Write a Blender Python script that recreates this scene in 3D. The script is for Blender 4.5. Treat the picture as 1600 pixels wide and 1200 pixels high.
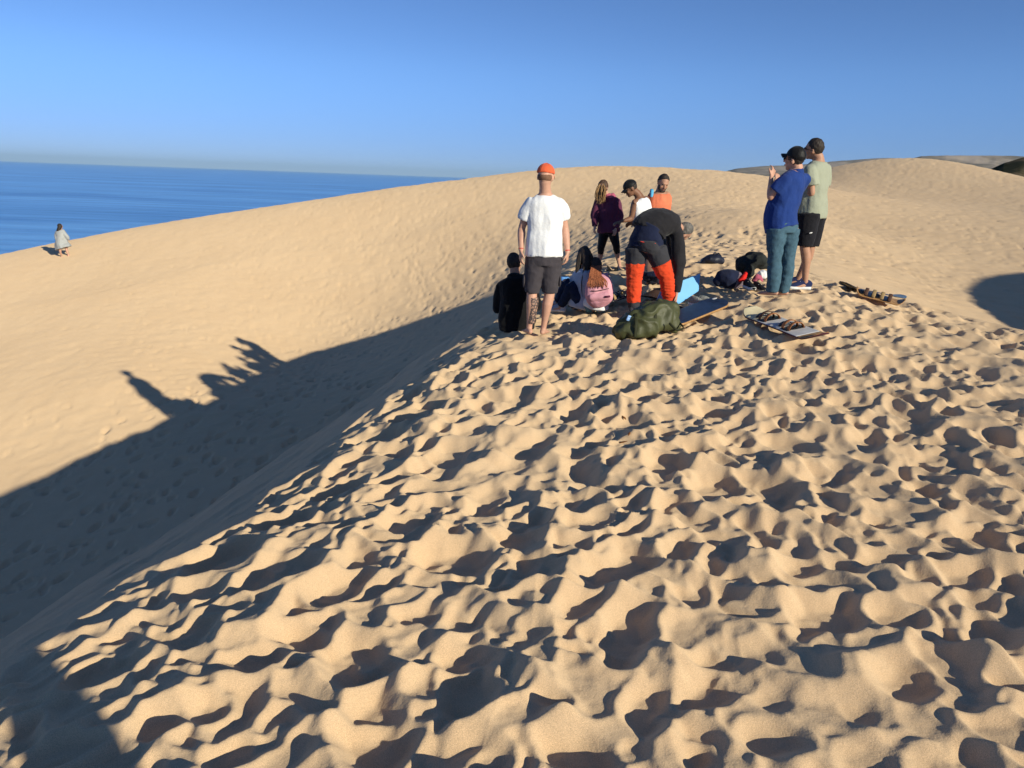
import bpy, bmesh, math, random
import numpy as np
from mathutils import Vector, Matrix

for o in list(bpy.data.objects):
    bpy.data.objects.remove(o)
scene = bpy.context.scene
COL = scene.collection
random.seed(7)
RNG = np.random.default_rng(11)

# ---------------------------------------------------------------- camera
FPX = 1156.0                      # focal length in photo pixels (1600 wide)
PITCH = math.radians(15.5)
ROLL = math.radians(2.06)
CAM_Z = 1.65
CAM = np.array([0.0, 0.0, CAM_Z])
_f = np.array([0, math.cos(PITCH), -math.sin(PITCH)])
_r0 = np.array([1.0, 0, 0]); _u0 = np.array([0, math.sin(PITCH), math.cos(PITCH)])
_r = math.cos(ROLL) * _r0 + math.sin(ROLL) * _u0
_u = -math.sin(ROLL) * _r0 + math.cos(ROLL) * _u0
cam_data = bpy.data.cameras.new('camera')
cam_data.sensor_width = 36.0
cam_data.lens = 36.0 * FPX / 1600.0
cam_data.clip_start = 0.05
cam_data.clip_end = 120000.0
cam = bpy.data.objects.new('camera', cam_data)
COL.objects.link(cam)
M = Matrix(((_r[0], _u[0], -_f[0], 0), (_r[1], _u[1], -_f[1], 0), (_r[2], _u[2], -_f[2], CAM_Z), (0, 0, 0, 1)))
cam.matrix_world = M
scene.camera = cam

def ray(u, v):
    """direction through photo pixel (u,v), scaled so that it advances 1 m in y"""
    d = _f * FPX + (u - 800.0) * _r - (v - 600.0) * _u
    return d / d[1]

def at(u, v, Y):
    return CAM + ray(u, v) * Y

# ---------------------------------------------------------------- sky, sun, exposure
SUN_EL = 19.5
SUN_TO = np.array([0.69, -0.72])          # horizontal direction towards the sun
SUN_TO = SUN_TO / np.linalg.norm(SUN_TO)
az = math.atan2(SUN_TO[0], SUN_TO[1])     # clockwise from +y
world = bpy.data.worlds.new('World')
scene.world = world
world.use_nodes = True
nt = world.node_tree
bg = nt.nodes['Background']
sky = nt.nodes.new('ShaderNodeTexSky')
sky.sky_type = 'NISHITA'
sky.sun_disc = False
sky.sun_elevation = math.radians(SUN_EL)
sky.sun_rotation = az
sky.altitude = 0
sky.air_density = 0.5
sky.dust_density = 0.0
sky.ozone_density = 4.0
# the air low over the sea is a little duller than the clear-air model gives
_tc = nt.nodes.new('ShaderNodeTexCoord'); _sx = nt.nodes.new('ShaderNodeSeparateXYZ')
nt.links.new(_tc.outputs['Generated'], _sx.inputs[0])
_mr = nt.nodes.new('ShaderNodeMapRange'); _mr.interpolation_type = 'SMOOTHSTEP'
_mr.inputs[1].default_value = 0.0; _mr.inputs[2].default_value = 0.14
_mr.inputs[3].default_value = 0.0; _mr.inputs[4].default_value = 1.0
nt.links.new(_sx.outputs['Z'], _mr.inputs[0])
_mc = nt.nodes.new('ShaderNodeMix'); _mc.data_type = 'RGBA'
nt.links.new(_mr.outputs[0], _mc.inputs[0]); _mc.inputs[6].default_value = (0.59, 0.545, 0.65, 1); _mc.inputs[7].default_value = (1, 1, 1, 1)
_vm = nt.nodes.new('ShaderNodeVectorMath'); _vm.operation = 'MULTIPLY'
_wb = nt.nodes.new('ShaderNodeVectorMath'); _wb.operation = 'MULTIPLY'; _wb.inputs[1].default_value = (0.87, 0.97, 1.07)   # white balance
nt.links.new(sky.outputs['Color'], _vm.inputs[0]); nt.links.new(_mc.outputs[2], _vm.inputs[1])
nt.links.new(_vm.outputs[0], _wb.inputs[0]); nt.links.new(_wb.outputs[0], bg.inputs['Color'])
bg.inputs['Strength'].default_value = 0.068
sd = bpy.data.lights.new('sun', 'SUN')
sd.energy = 3.0
sd.angle = math.radians(0.55)
sd.color = (0.93, 0.87, 0.70)
sun = bpy.data.objects.new('sun', sd)
COL.objects.link(sun)
_ce = math.cos(math.radians(SUN_EL))
to_sun = Vector((SUN_TO[0] * _ce, SUN_TO[1] * _ce, math.sin(math.radians(SUN_EL))))
sun.rotation_euler = to_sun.to_track_quat('Z', 'Y').to_euler()
sun.location = (20, -20, 30)
vs = scene.view_settings
scene.display_settings.display_device = 'sRGB'
vs.view_transform = 'Standard'
vs.look = 'None'
vs.gamma = 1.0
vs.use_curve_mapping = False
vs.exposure = 0.93
scene.cycles.max_bounces = 8
scene.cycles.volume_bounces = 0

# ---------------------------------------------------------------- noise
def _hash(ix, iy, iz, seed):
    h = (ix.astype(np.int64) * 374761393 + iy.astype(np.int64) * 668265263 + iz * 2147483647 + seed * 974634777) & 0xffffffff
    h = ((h ^ (h >> 13)) * 1274126177) & 0xffffffff
    h = (h ^ (h >> 16)) & 0xffffffff
    h = (h * 2246822519) & 0xffffffff
    return ((h ^ (h >> 15)) & 0xffffff) / float(0xffffff)

def n2(x, y, seed=0):
    ix = np.floor(x); iy = np.floor(y)
    fx = x - ix; fy = y - iy
    fx = fx * fx * fx * (fx * (fx * 6 - 15) + 10); fy = fy * fy * fy * (fy * (fy * 6 - 15) + 10)
    ix = ix.astype(np.int64); iy = iy.astype(np.int64)
    a = _hash(ix, iy, 0, seed); b = _hash(ix + 1, iy, 0, seed)
    c = _hash(ix, iy + 1, 0, seed); d = _hash(ix + 1, iy + 1, 0, seed)
    return (a + (b - a) * fx + (c - a) * fy + (a - b - c + d) * fx * fy) * 2 - 1

def n3(x, y, z, seed=0):
    iz = np.floor(z); fz = z - iz; fz = fz * fz * (3 - 2 * fz); iz = iz.astype(np.int64)
    ix = np.floor(x); iy = np.floor(y)
    fx = x - ix; fy = y - iy
    fx = fx * fx * (3 - 2 * fx); fy = fy * fy * (3 - 2 * fy)
    ix = ix.astype(np.int64); iy = iy.astype(np.int64)
    def pl(zz):
        a = _hash(ix, iy, zz, seed); b = _hash(ix + 1, iy, zz, seed)
        c = _hash(ix, iy + 1, zz, seed); d = _hash(ix + 1, iy + 1, zz, seed)
        return a + (b - a) * fx + (c - a) * fy + (a - b - c + d) * fx * fy
    p = pl(iz)
    return (p + (pl(iz + 1) - p) * fz) * 2 - 1

def sstep(a, b, x):
    t = np.clip((x - a) / (b - a), 0, 1)
    return t * t * (3 - 2 * t)

# ---------------------------------------------------------------- the shape of the dunes
def W(lst):
    return [tuple(at(u, v, Y)) for u, v, Y in lst]

FAR = W([(870, 261.5, 40), (950, 258, 40), (1040, 262, 40), (1130, 268.5, 41), (1200, 278, 42),
         (1290, 264, 58), (1340, 254, 58), (1400, 249, 58), (1470, 253, 57), (1560, 271, 55), (1650, 296, 53),
         (0, 398, 37), (100, 377, 37), (200, 357, 37.5), (330, 336, 38), (450, 318, 39), (600, 294.5, 40.5), (700, 282.5, 40.5), (800, 270, 40.5),
         (900, 330, 30.5), (1050, 330, 26), (950, 290, 35), (1100, 300, 31), (1180, 330, 23),
         (1300, 300, 42), (1400, 290, 46), (1500, 320, 38), (1300, 350, 27), (1450, 360, 27), (1580, 350, 30),
         (1500, 420, 20.5), (1400, 420, 18.5), (1300, 400, 18), (1600, 450, 18.5), (1680, 420, 22),
         (200, 450, 27.5), (100, 401, 33), (0, 480, 27), (400, 400, 31), (600, 380, 32), (750, 340, 32.8),
         (-150, 440, 37), (-300, 500, 36)])
FAR += [(-12, 60, -10), (3, 54, -4), (10, 60, -4), (25, 70, .8), (32, 68, .5), (38, 84, -6), (-25, 62, -14), (-40, 58, -16), (55, 84, -8), (24, 90, -8),
        (-45, 30, -10), (50, 50, 1), (0, 90, -14), (60, 20, 2)]
PLATEAU = [(0, 0, 0), (0, 2, 0), (1.5, 1.0, 0.03), (3, 3, .08), (-1.5, 2.2, .0), (-1.9, 0, -.05),
           (0.4, 5, 0.0), (3, 5.5, .14), (-0.5, 6.2, -.02), (4.5, 7, .25),
           
           (6.5, 4.5, .25), (5.0, 8.6, .22), (7.5, 2, .3), (5.8, 7.6, .22),
           (0, -6, .1), (8, -6, .8), (-4, -6, -.1), (-5, 4, -.4), (-6, 10, -1.0), (-8, 16, -1.6), (-1.5, 10, -.25), (-.3, 14, -.1)]
PLATEAU += [(3.4, 19, .18), (4.1, 21, .22), (2.6, 16.5, .15)]
PLATEAU += W([(840, 521, 7.9), (1215, 461, 8.7), (1250, 452, 9.1), (1025, 484, 9.1), (950, 415, 13), (1225, 520, 7.3), (1360, 465, 9.3), (1178, 440, 10), (1110, 408, 12.3)])
BEYOND = W([(1400, 462, 13.5), (1600, 535, 13), (1250, 405, 15), (1500, 490, 14.0)])
EAST = [(12, 9.5, -.6), (13, 5, .0), (14, -2, 1.2), (30, 5, 2.0), (30, -10, 3)]
VALLEY = W([(0, 735, 15.5), (190, 572, 18.8), (240, 632, 17.2), (285, 591, 19.8), (335, 555, 21), (400, 590, 19.6), (440, 572, 21.3), (368, 517, 23.7),
            (490, 547, 23.3), (435, 508, 24.8), (600, 513, 24.0), (700, 475, 24.6), (770, 450, 24.9), (880, 404, 24.0), (980, 368, 24), (0, 560, 21.5)])
VALLEY += [(-9, 9, -5.6), (-8, 3, -5.8), (-16, 8, -6.5), (-5, 12, -4.3), (-2.5, 13.5, -3.6), (-9, -5, -6), (2, 3, -2), (8, 2, -2), (3, 9, -2.5),
           (5.5, 14, 0), (8, 14, -1), (-20, 20, -6)]

def rbf_fit(pts, lam):
    P = np.array(pts, float)
    x, y, z = P[:, 0], P[:, 1], P[:, 2]
    r = np.hypot(x[:, None] - x[None], y[:, None] - y[None])
    K = r * r * np.log(r + 1e-9) + np.eye(len(x)) * lam
    n = len(x)
    Q = np.stack([np.ones(n), x, y], 1)
    Mx = np.block([[K, Q], [Q.T, np.zeros((3, 3))]])
    w = np.linalg.solve(Mx, np.concatenate([z, np.zeros(3)]))
    return x, y, w

def rbf_eval(F, X, Y):
    px, py, w = F
    out = w[-3] + w[-2] * X + w[-1] * Y
    for i in range(len(px)):
        r2 = (X - px[i]) ** 2 + (Y - py[i]) ** 2 + 1e-9
        out += (0.5 * w[i]) * r2 * np.log(r2)
    return out

FA = rbf_fit(FAR + PLATEAU + BEYOND + EAST, 0.25)
FV = rbf_fit(FAR + VALLEY + BEYOND + EAST, 6.0)

RIDGE_Y = np.array([-30., -8., 0, 2.0, 3.2, 4.6, 7.0, 8.5, 10.5, 13.5, 17.0, 20, 40])
RIDGE_X = np.array([-9.5, -4.2, -2.5, -2.0, -1.62, -1.30, -0.76, -0.42, -0.05, 0.72, 2.2, 3.35, 12])
_ry = np.linspace(-30, 40, 1401)
_rx = np.interp(_ry, RIDGE_Y, RIDGE_X)
_k = np.hanning(41); _k /= _k.sum()
_rx = np.convolve(np.pad(_rx, 20, mode='edge'), _k, 'valid')

LEE = math.tan(math.radians(31.5))

def ridge_s(X, Y):
    return (np.interp(Y, _ry, _rx) - X) * 0.955

def macro(X, Y):
    X = np.asarray(X, float); Y = np.asarray(Y, float)
    A = rbf_eval(FA, X, Y); V = rbf_eval(FV, X, Y)
    s = ridge_s(X, Y) + 0.10 * n2(X * 0.0 + Y * 0.9, Y * 0.0, 5)
    w = 0.28 + 0.60 * (1 - sstep(4.0, 8.5, Y))
    lee = LEE * 0.5 * (np.sqrt(s * s + w * w) + s) - 0.0
    B = np.maximum(A - V, 0) * sstep(-1.9, -0.3, s)
    k = 0.22                                   # smooth minimum
    h = np.clip(0.5 + 0.5 * (B - lee) / k, 0, 1)
    drop = B + (lee - B) * h - k * h * (1 - h)
    drop = np.where(s > -2.0, np.maximum(drop, 0), 0)
    H = A - drop
    # dome to the right that throws the rounded shadow into the hollow
    H = H + HUMP[3] * np.exp(-(((X - HUMP[0]) / HUMP[2]) ** 2 + ((Y - HUMP[1]) / HUMP[4]) ** 2) ** 2.2)
    # beyond the dunes everything runs down to the shore
    R = np.hypot(X, Y - 10)
    t = sstep(62, 330, R)
    H = H * (1 - sstep(70, 120, R)) + (-12) * sstep(70, 120, R)
    H = H * (1 - t) + (-66) * t
    return H

HUMP = (24.9, 6.2, 8.5, 4.4, 8.5)

def hit(u, v, lo=1.0, hi=80.0):
    """where the sight line of a photo pixel meets the dune"""
    d = ray(u, v)
    Y = np.arange(lo, hi, 0.02)
    P = CAM[None] + d[None] * Y[:, None]
    g = macro(P[:, 0], P[:, 1])
    i = np.argmax(P[:, 2] <= g)
    return P[i]

# ---------------------------------------------------------------- footprints
class Grid:
    def __init__(s, x0, x1, y0, y1, d):
        s.x0, s.y0, s.d = x0, y0, d
        s.nx = int((x1 - x0) / d) + 1; s.ny = int((y1 - y0) / d) + 1
        s.X, s.Y = np.meshgrid(x0 + np.arange(s.nx) * d, y0 + np.arange(s.ny) * d)
        s.h = np.zeros_like(s.X)
        s.wx = 0.20 * n2(s.X * 5, s.Y * 5, 91) + .08 * n2(s.X * 13, s.Y * 13, 92)
        s.wy = 0.20 * n2(s.X * 5, s.Y * 5, 93) + .08 * n2(s.X * 13, s.Y * 13, 94)
    def stamp(s, x, y, ang, L, Wd, D, rim=0.25, seed=0, tilt=0.0, keep=0.45):
        """one trodden pit: a bowl that replaces the sand there, with a pushed-up rim"""
        m = 1.7 * L
        i0 = max(int((x - m - s.x0) / s.d), 0); i1 = min(int((x + m - s.x0) / s.d) + 2, s.nx)
        j0 = max(int((y - m - s.y0) / s.d), 0); j1 = min(int((y + m - s.y0) / s.d) + 2, s.ny)
        if i1 - i0 < 3 or j1 - j0 < 3: return
        X = s.X[j0:j1, i0:i1] - x + s.wx[j0:j1, i0:i1] * L; Y = s.Y[j0:j1, i0:i1] - y + s.wy[j0:j1, i0:i1] * L
        c, sn = math.cos(ang), math.sin(ang)
        a = X * c + Y * sn; b = -X * sn + Y * c
        b = b + 0.12 * a * math.sin(seed * 3.1)
        ph = np.arctan2(b / Wd, a / L)
        q = np.sqrt((a / L) ** 2 + (b / Wd) ** 2)
        q = q * (1 + 0.13 * np.sin(2 * ph + seed) + 0.08 * np.sin(3 * ph + seed * 2.3) + 0.04 * np.sin(5 * ph + seed * 1.7))
        hh = s.h[j0:j1, i0:i1]
        core = q < 1
        base = hh[core].mean() * keep if core.any() else 0
        bowl = base - D * np.minimum(1.0, 1.45 * (1 - q * q)) + tilt * a
        w = 1 - sstep(0.93, 1.05, q)
        new = hh * (1 - w) + bowl * w
        new += rim * D * np.exp(-((q - 1.08) / 0.16) ** 2) * (0.65 + 0.35 * np.cos(ph - seed))
        s.h[j0:j1, i0:i1] = new
    def relax(s, n, tanmax):
        h = s.h
        for it in range(n):
            for ax, dist in ((0, 1.0), (1, 1.0), (2, 1.4142), (3, 1.4142)):
                if ax == 0: a = h[:-1, :]; b = h[1:, :]
                elif ax == 1: a = h[:, :-1]; b = h[:, 1:]
                elif ax == 2: a = h[:-1, :-1]; b = h[1:, 1:]
                else: a = h[:-1, 1:]; b = h[1:, :-1]
                df = a - b
                lim = tanmax * s.d * dist
                mv = 0.22 * (np.maximum(df - lim, 0) - np.maximum(-df - lim, 0))
                a -= mv; b += mv
    def blur(s, n=1):
        for _ in range(n):
            h = s.h
            h[:, 1:-1] = 0.25 * h[:, :-2] + 0.5 * h[:, 1:-1] + 0.25 * h[:, 2:]
            h[1:-1, :] = 0.25 * h[:-2, :] + 0.5 * h[1:-1, :] + 0.25 * h[2:, :]
    def sample(s, X, Y):
        """cubic (Catmull-Rom) interpolation"""
        gx = np.clip((X - s.x0) / s.d, 1, s.nx - 3.001); gy = np.clip((Y - s.y0) / s.d, 1, s.ny - 3.001)
        ix = gx.astype(np.int64); iy = gy.astype(np.int64)
        fx = gx - ix; fy = gy - iy
        def wts(t):
            return (0.5 * (-t + 2 * t * t - t ** 3), 0.5 * (2 - 5 * t * t + 3 * t ** 3), 0.5 * (t + 4 * t * t - 3 * t ** 3), 0.5 * (-t * t + t ** 3))
        wx = wts(fx); wy = wts(fy)
        out = 0
        for j in range(4):
            row = 0
            for i in range(4):
                row = row + wx[i] * s.h[iy + j - 1, ix + i - 1]
            out = out + wy[j] * row
        return out

GA = Grid(-5.2, 8.6, 0.8, 12.2, 0.0125)
GB = Grid(-26, 42, 8, 66, 0.04)
for G, amp in ((GA, 1.0), (GB, 0.8)):
    G.h = amp * (0.014 * n2(G.X * 1.6, G.Y * 1.6, 1) + 0.008 * n2(G.X * 3.7, G.Y * 3.7, 2))

def right_edge(X, Y):
    """metres inside the trodden plateau's right-hand brink (positive = on the plateau)"""
    xe = np.interp(Y, [0, 4, 6.5, 8.0, 9.6, 11, 13, 16, 20], [9, 7.5, 5.4, 5.9, 5.9, 5.2, 4.6, 4.8, 7])
    return xe - X

def near_prob(x, y):
    s = ridge_s(x, y)
    return sstep(-0.2, 0.5, -s + 0.35) * sstep(-.4, .3, right_edge(x, y))

# random deep prints over the near plateau
N = 5600
px = RNG.uniform(-4.8, 8.4, N); py = RNG.uniform(0.9, 12.1, N)
pr = near_prob(px, py)
for i in range(N):
    k = pr[i]
    if RNG.random() > 0.10 + 0.9 * k: continue
    sc = RNG.uniform(0.75, 1.25)
    ang = math.radians(90 - 17) + RNG.normal(0, 0.65)
    D = (0.066 * RNG.uniform(0.6, 1.25)) * (0.25 + 0.75 * k)
    GA.stamp(px[i], py[i], ang, 0.185 * sc, 0.112 * sc * RNG.uniform(.85, 1.25), D, rim=0.16, seed=RNG.uniform(0, 6.28), tilt=RNG.normal(0, .05))

# the pits that can be told apart in the photo: centre, length, width (photo px), angle of the long axis
PITS = []
for cx, cy, l, w, a in [(350,550,200,140,40),(90,530,110,80,10),(240,665,150,50,25),(400,745,190,150,70),(270,280,240,110,50),
    (665,290,130,100,60),(830,310,140,100,-20),(485,210,80,70,20),(1010,280,90,60,0),(560,620,130,80,50),(1050,540,100,60,-5),
    (925,545,80,60,0),(700,480,60,90,0),(995,690,180,110,40),(1220,700,140,80,0),(670,820,110,100,45),(800,800,90,70,0),
    (420,965,220,90,15),(610,925,200,80,15),(840,960,130,90,10),(850,1090,180,120,0),(1140,1150,130,130,0),(1270,900,170,130,-40),
    (1510,750,150,80,0),(1430,560,140,80,0),(1285,575,110,40,0),(1000,400,110,40,10),(1165,410,90,25,0),(540,490,130,50,20),
    (510,350,90,60,30),(600,1130,100,60,10),(30,1120,100,150,80),(215,1110,180,160,20),(130,950,80,70,0),(265,755,80,50,0),
    (1490,660,130,40,0),(80,740,130,40,5),(1340,500,60,30,0),(1500,440,110,80,-20),(60,195,90,45,10),(1420,960,110,30,0),(1560,900,90,60,0),
    (1100,990,110,70,0),(1450,1150,200,120,0),(210,60,110,45,15),(370,100,110,60,20),(640,70,90,40,0),(880,170,130,60,-20),(1130,160,80,70,-30)]:
    PITS.append((800 + cx / 2, 600 + cy / 2, l / 2, w / 2, a))
for cx, cy, l, w, a in [(1430,520,200,110,15),(1130,830,200,140,40),(1340,690,170,60,20),(1060,600,240,60,22),(790,830,190,85,25),(940,770,150,70,20),
    (330,860,230,80,18),(720,510,220,60,18),(870,560,280,50,25),(620,620,170,50,15),(540,705,70,30,0),(490,1030,150,80,25),(650,980,150,60,15),
    (880,1010,170,60,10),(1200,1000,200,120,30),(1250,190,90,50,20),(1420,200,120,60,20),(1390,250,80,30,10),(900,400,150,40,20),
    (760,1120,150,100,40),(1190,1110,200,150,20),(1450,840,150,60,20),(1540,1120,130,150,60),(1330,830,90,60,10),(1080,300,160,40,22),
    (1200,140,140,40,20),(1330,60,130,40,15),(1540,330,90,90,40),(1550,30,90,40,10),(400,560,150,30,35),(1280,400,200,35,12)]:
    PITS.append((cx / 2, 600 + cy / 2, l / 2, w / 2, a))
for cx, cy, l, w, a in [(910,625,190,90,38),(845,755,150,110,45),(870,860,190,90,25),(235,670,100,45,0),(465,650,90,40,30),(575,640,140,65,30),
    (530,750,190,80,30),(940,500,120,60,20),(1060,450,110,50,25),(1180,620,130,85,10),(1300,570,60,50,0),(1430,710,140,130,30),(1215,800,110,80,20),
    (1580,690,60,130,0),(560,370,240,60,25),(1090,350,100,40,10),(1390,400,110,50,-5),(1300,300,80,50,0),(800,400,160,45,25),(800,320,100,30,10),
    (730,255,130,40,30),(880,255,100,40,15),(1280,225,70,60,0),(1400,350,80,25,0),(1330,850,160,55,0),(690,640,80,30,20),(1520,570,80,40,0),
    (240,370,110,40,15),(130,340,130,30,20),(120,420,140,30,20),(260,570,180,45,18),(60,560,120,40,20),(420,380,110,50,20),(360,490,120,40,25),
    (1000,310,90,50,20),(1170,230,90,40,10),(640,550,180,60,20),(1030,430,90,60,20),(300,280,120,30,20),(450,250,100,25,15)]:
    PITS.append((600 + cx * 0.375, 480 + cy * 0.375, l * 0.375, w * 0.375, a))
PITS.sort(key=lambda p: p[1])
pit_world = []
for u, v, l, w, a in PITS:
    ar = math.radians(a)
    c = hit(u, v)
    e = hit(u + l / 2 * math.cos(ar), v - l / 2 * math.sin(ar)); e2 = hit(u - l / 2 * math.cos(ar), v + l / 2 * math.sin(ar))
    t = hit(u + w / 2 * math.sin(ar), v + w / 2 * math.cos(ar)); t2 = hit(u - w / 2 * math.sin(ar), v - w / 2 * math.cos(ar))
    d1 = (e - e2)[:2] / 2; d2 = (t - t2)[:2] / 2
    # ellipse spanned by the two half axes -> principal axes
    U, S, _ = np.linalg.svd(np.stack([d1, d2], 1))
    pit_world.append((c[0], c[1], math.atan2(U[1, 0], U[0, 0]), float(S[0]), float(max(S[1], .04))))
for x, y, ang, L, Wd in pit_world:
    L = min(L, .42); Wd = min(Wd, .22)
    # the shaded part is the side of the pit nearer the sun: the pit reaches further away from it
    sh = 0.35 * Wd
    GA.stamp(x - SUN_TO[0] * sh, y - SUN_TO[1] * sh, ang, L * 1.15, Wd * 1.35 + .02, min(0.045 + 0.40 * Wd, .11), rim=0.14,
             seed=(x * 7 + y * 3) % 6.28, tilt=0, keep=.5)
# smaller dents, kicked crumbs and half-filled heel marks between the deep ones
for i in range(5200):
    x, y = RNG.uniform(-4.8, 8.4), RNG.uniform(0.9, 12.1)
    if RNG.random() > .04 + .5 * near_prob(np.array([x]), np.array([y]))[0]: continue
    sc = RNG.uniform(.5, 1.3)
    GA.stamp(x, y, RNG.uniform(0, 3.14), .085 * sc, .05 * sc, .012 * RNG.uniform(.4, 1.4), rim=.3, seed=RNG.uniform(0, 6.28), tilt=RNG.normal(0, .12), keep=1.0)
GA.relax(7, math.tan(math.radians(40)))
GA.blur(1)

# here and there the wind has half filled the prints
_keep = GA.h.copy(); GA.blur(26); _m = .62 * sstep(.05, .6, n2(GA.X * .9, GA.Y * .9, 77) + .35 * n2(GA.X * 2.6, GA.Y * 2.6, 78))
GA.h = _keep * (1 - _m) + GA.h * _m
# small details on the near sand: wind streaks and slumps
_w1 = n2(GA.X * 3, GA.Y * 3, 25) * .25
GA.h += 0.0035 * (1 - 2 * np.abs(n2(GA.X * 6 + _w1 * 6, GA.Y * 10 - _w1 * 5, 26))) * sstep(-.2, .5, n2(GA.X * 1.7, GA.Y * 1.7, 27))
# a few crisp shoe prints with their tread
for u, v, deg in ((972, 792, 25),):
    c = hit(u, v); e = hit(u + 20 * math.cos(math.radians(deg)), v - 20 * math.sin(math.radians(deg)))
    an = math.atan2(e[1] - c[1], e[0] - c[0])
    dx = GA.X - c[0]; dy = GA.Y - c[1]
    m = (np.abs(dx) < .3) & (np.abs(dy) < .3)
    a = dx[m] * math.cos(an) + dy[m] * math.sin(an); b = -dx[m] * math.sin(an) + dy[m] * math.cos(an)
    wdt = np.interp(a, [-.145, -.12, -.03, .08, .14], [.028, .036, .030, .047, .026])
    q = np.maximum(np.abs(b) / wdt, np.abs(a) / .145)
    hh = GA.h[m]; w = 1 - sstep(.9, 1.08, q)
    pl_ = hh[q < 1].mean() + (np.polyfit(a[q < 1], hh[q < 1], 1)[0] * .7) * a - .010
    GA.h[m] = hh * (1 - w) + w * (pl_ + .0019 * np.sin(a * 2 * math.pi / .030 + 1.2 * np.abs(b) / .03)) + .005 * np.exp(-((q - 1.15) / .10) ** 2)
GA.h += 0.0022 * n2(GA.X * 9 + GA.Y * 3, GA.Y * 22 - GA.X * 8, 21) + 0.0012 * n2(GA.X * 30, GA.Y * 30, 22)

# prints on the far sand: small, shallow, in places many
def far_prob(x, y):
    s = ridge_s(x, y)
    pl = sstep(0, 1.0, -s) * sstep(-.3, .5, right_edge(x, y)) * (1 - sstep(18, 22, y))
    cent = np.exp(-(((x - 4) / 9.0) ** 2)) * sstep(13, 19, y)
    clus = 0.25 + 0.75 * sstep(-.15, .45, n2(x * .16, y * .16, 31))
    left = 0.10 * clus * sstep(14, 22, y)
    val = 0.75 * sstep(-16, -4, x) * sstep(-14, -10, -np.abs(s - 7)) * sstep(0.5, 2, s)
    dent = 1.2 * np.exp(-(((x - 30) / 6.5) ** 2 + ((y - 52) / 7) ** 2))
    right = 0.22 * clus * sstep(2, 6, x)
    return np.clip(np.maximum.reduce([pl, cent * .95, left, dent, right, val]), 0, 1), pl
N = 36000
px = RNG.uniform(-25, 41, N); py = 9 + (RNG.random(N) ** 0.9) * 54
pr, pl = far_prob(px, py)
ac = RNG.random(N)
for i in np.nonzero(ac < pr)[0]:
    sc = RNG.uniform(0.8, 1.25)
    if pl[i] > .4:
        for _ in range(2):
            GB.stamp(px[i] + RNG.normal(0, .4), py[i] + RNG.normal(0, .4), 1.3 + RNG.normal(0, .8), .17 * sc, .11 * sc, .06, rim=.25, seed=RNG.uniform(0, 6.28))
    else:
        dv = 2.2 if ridge_s(px[i], py[i]) < 11 and px[i] < 0 and py[i] < 19 else 1.0
        GB.stamp(px[i], py[i], 1.3 + RNG.normal(0, .9), .15 * sc, .09 * sc, dv * .022 * RNG.uniform(.4, 1.3), rim=.12, seed=RNG.uniform(0, 6.28), keep=.9)
# walked trails: single files of prints
for _ in range(34):
    x, y = RNG.uniform(-16, 26), RNG.uniform(15, 30); a = RNG.normal(1.4, .7)
    for j in range(int(RNG.uniform(18, 50))):
        a += RNG.normal(0, .07)
        x += .62 * math.cos(a); y += .62 * math.sin(a)
        o = .09 * (1 if j % 2 else -1)
        GB.stamp(x - o * math.sin(a), y + o * math.cos(a), a, .13, .07, .028, rim=.12, seed=j, keep=.9)
GB.relax(5, math.tan(math.radians(36)))
GB.h += 0.006 * n2(GB.X * 2.2 + GB.Y * .8, GB.Y * 5, 41)

def detail(X, Y):
    s = ridge_s(X, Y)
    ina = sstep(-5.0, -4.6, X) * sstep(-8.4, -7.9, -X) * sstep(-12.0, -11.0, -Y) * sstep(.85, 1.0, Y)
    a = GA.sample(X, Y)
    b = GB.sample(X, Y)
    inb = sstep(-25.5, -24, X) * sstep(-41.5, -39, -X) * sstep(8.2, 9.2, Y) * sstep(-65, -61, -Y)
    d = a * ina + b * (1 - ina) * inb
    rest = (1 - np.maximum(ina, inb))
    d = d + rest * (0.02 * n2(X * 1.3, Y * 1.3, 3) + 0.02 * n2(X * 3.2, Y * 3.2, 4))
    # the slip face below the ridge is smoother
    lee = sstep(0.3, 1.1, s) * sstep(-5.5, -3.0, -s) * sstep(-17, -14, -Y)
    d = d * (1 - 0.45 * lee)
    t1 = X * .955 - Y * .30; t2 = Y * .955 + X * .30          # across and along the ridge
    wv = .35 * n2(X * .7, Y * .7, 12)
    d = d + lee * (0.050 * n2(t1 * 1.5 + wv, t2 * .45, 8) + 0.045 * (.5 - np.abs(n2(t1 * 3.2 + wv * 2, t2 * .8 - t1 * .5, 9))) + 0.012 * n2(t1 * 8 + wv * 4, t2 * 2.2, 10))
    far_ = sstep(12, 16, Y) * (1 - sstep(60, 66, Y))
    d = d + far_ * 0.014 * n2(X * 3.0 + .8 * wv, Y * 6.5 - X * 1.5, 13)
    return d

def ground_z(x, y):
    X = np.array([float(x)]); Y = np.array([float(y)])
    return float((macro(X, Y) + detail(X, Y))[0])

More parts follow.
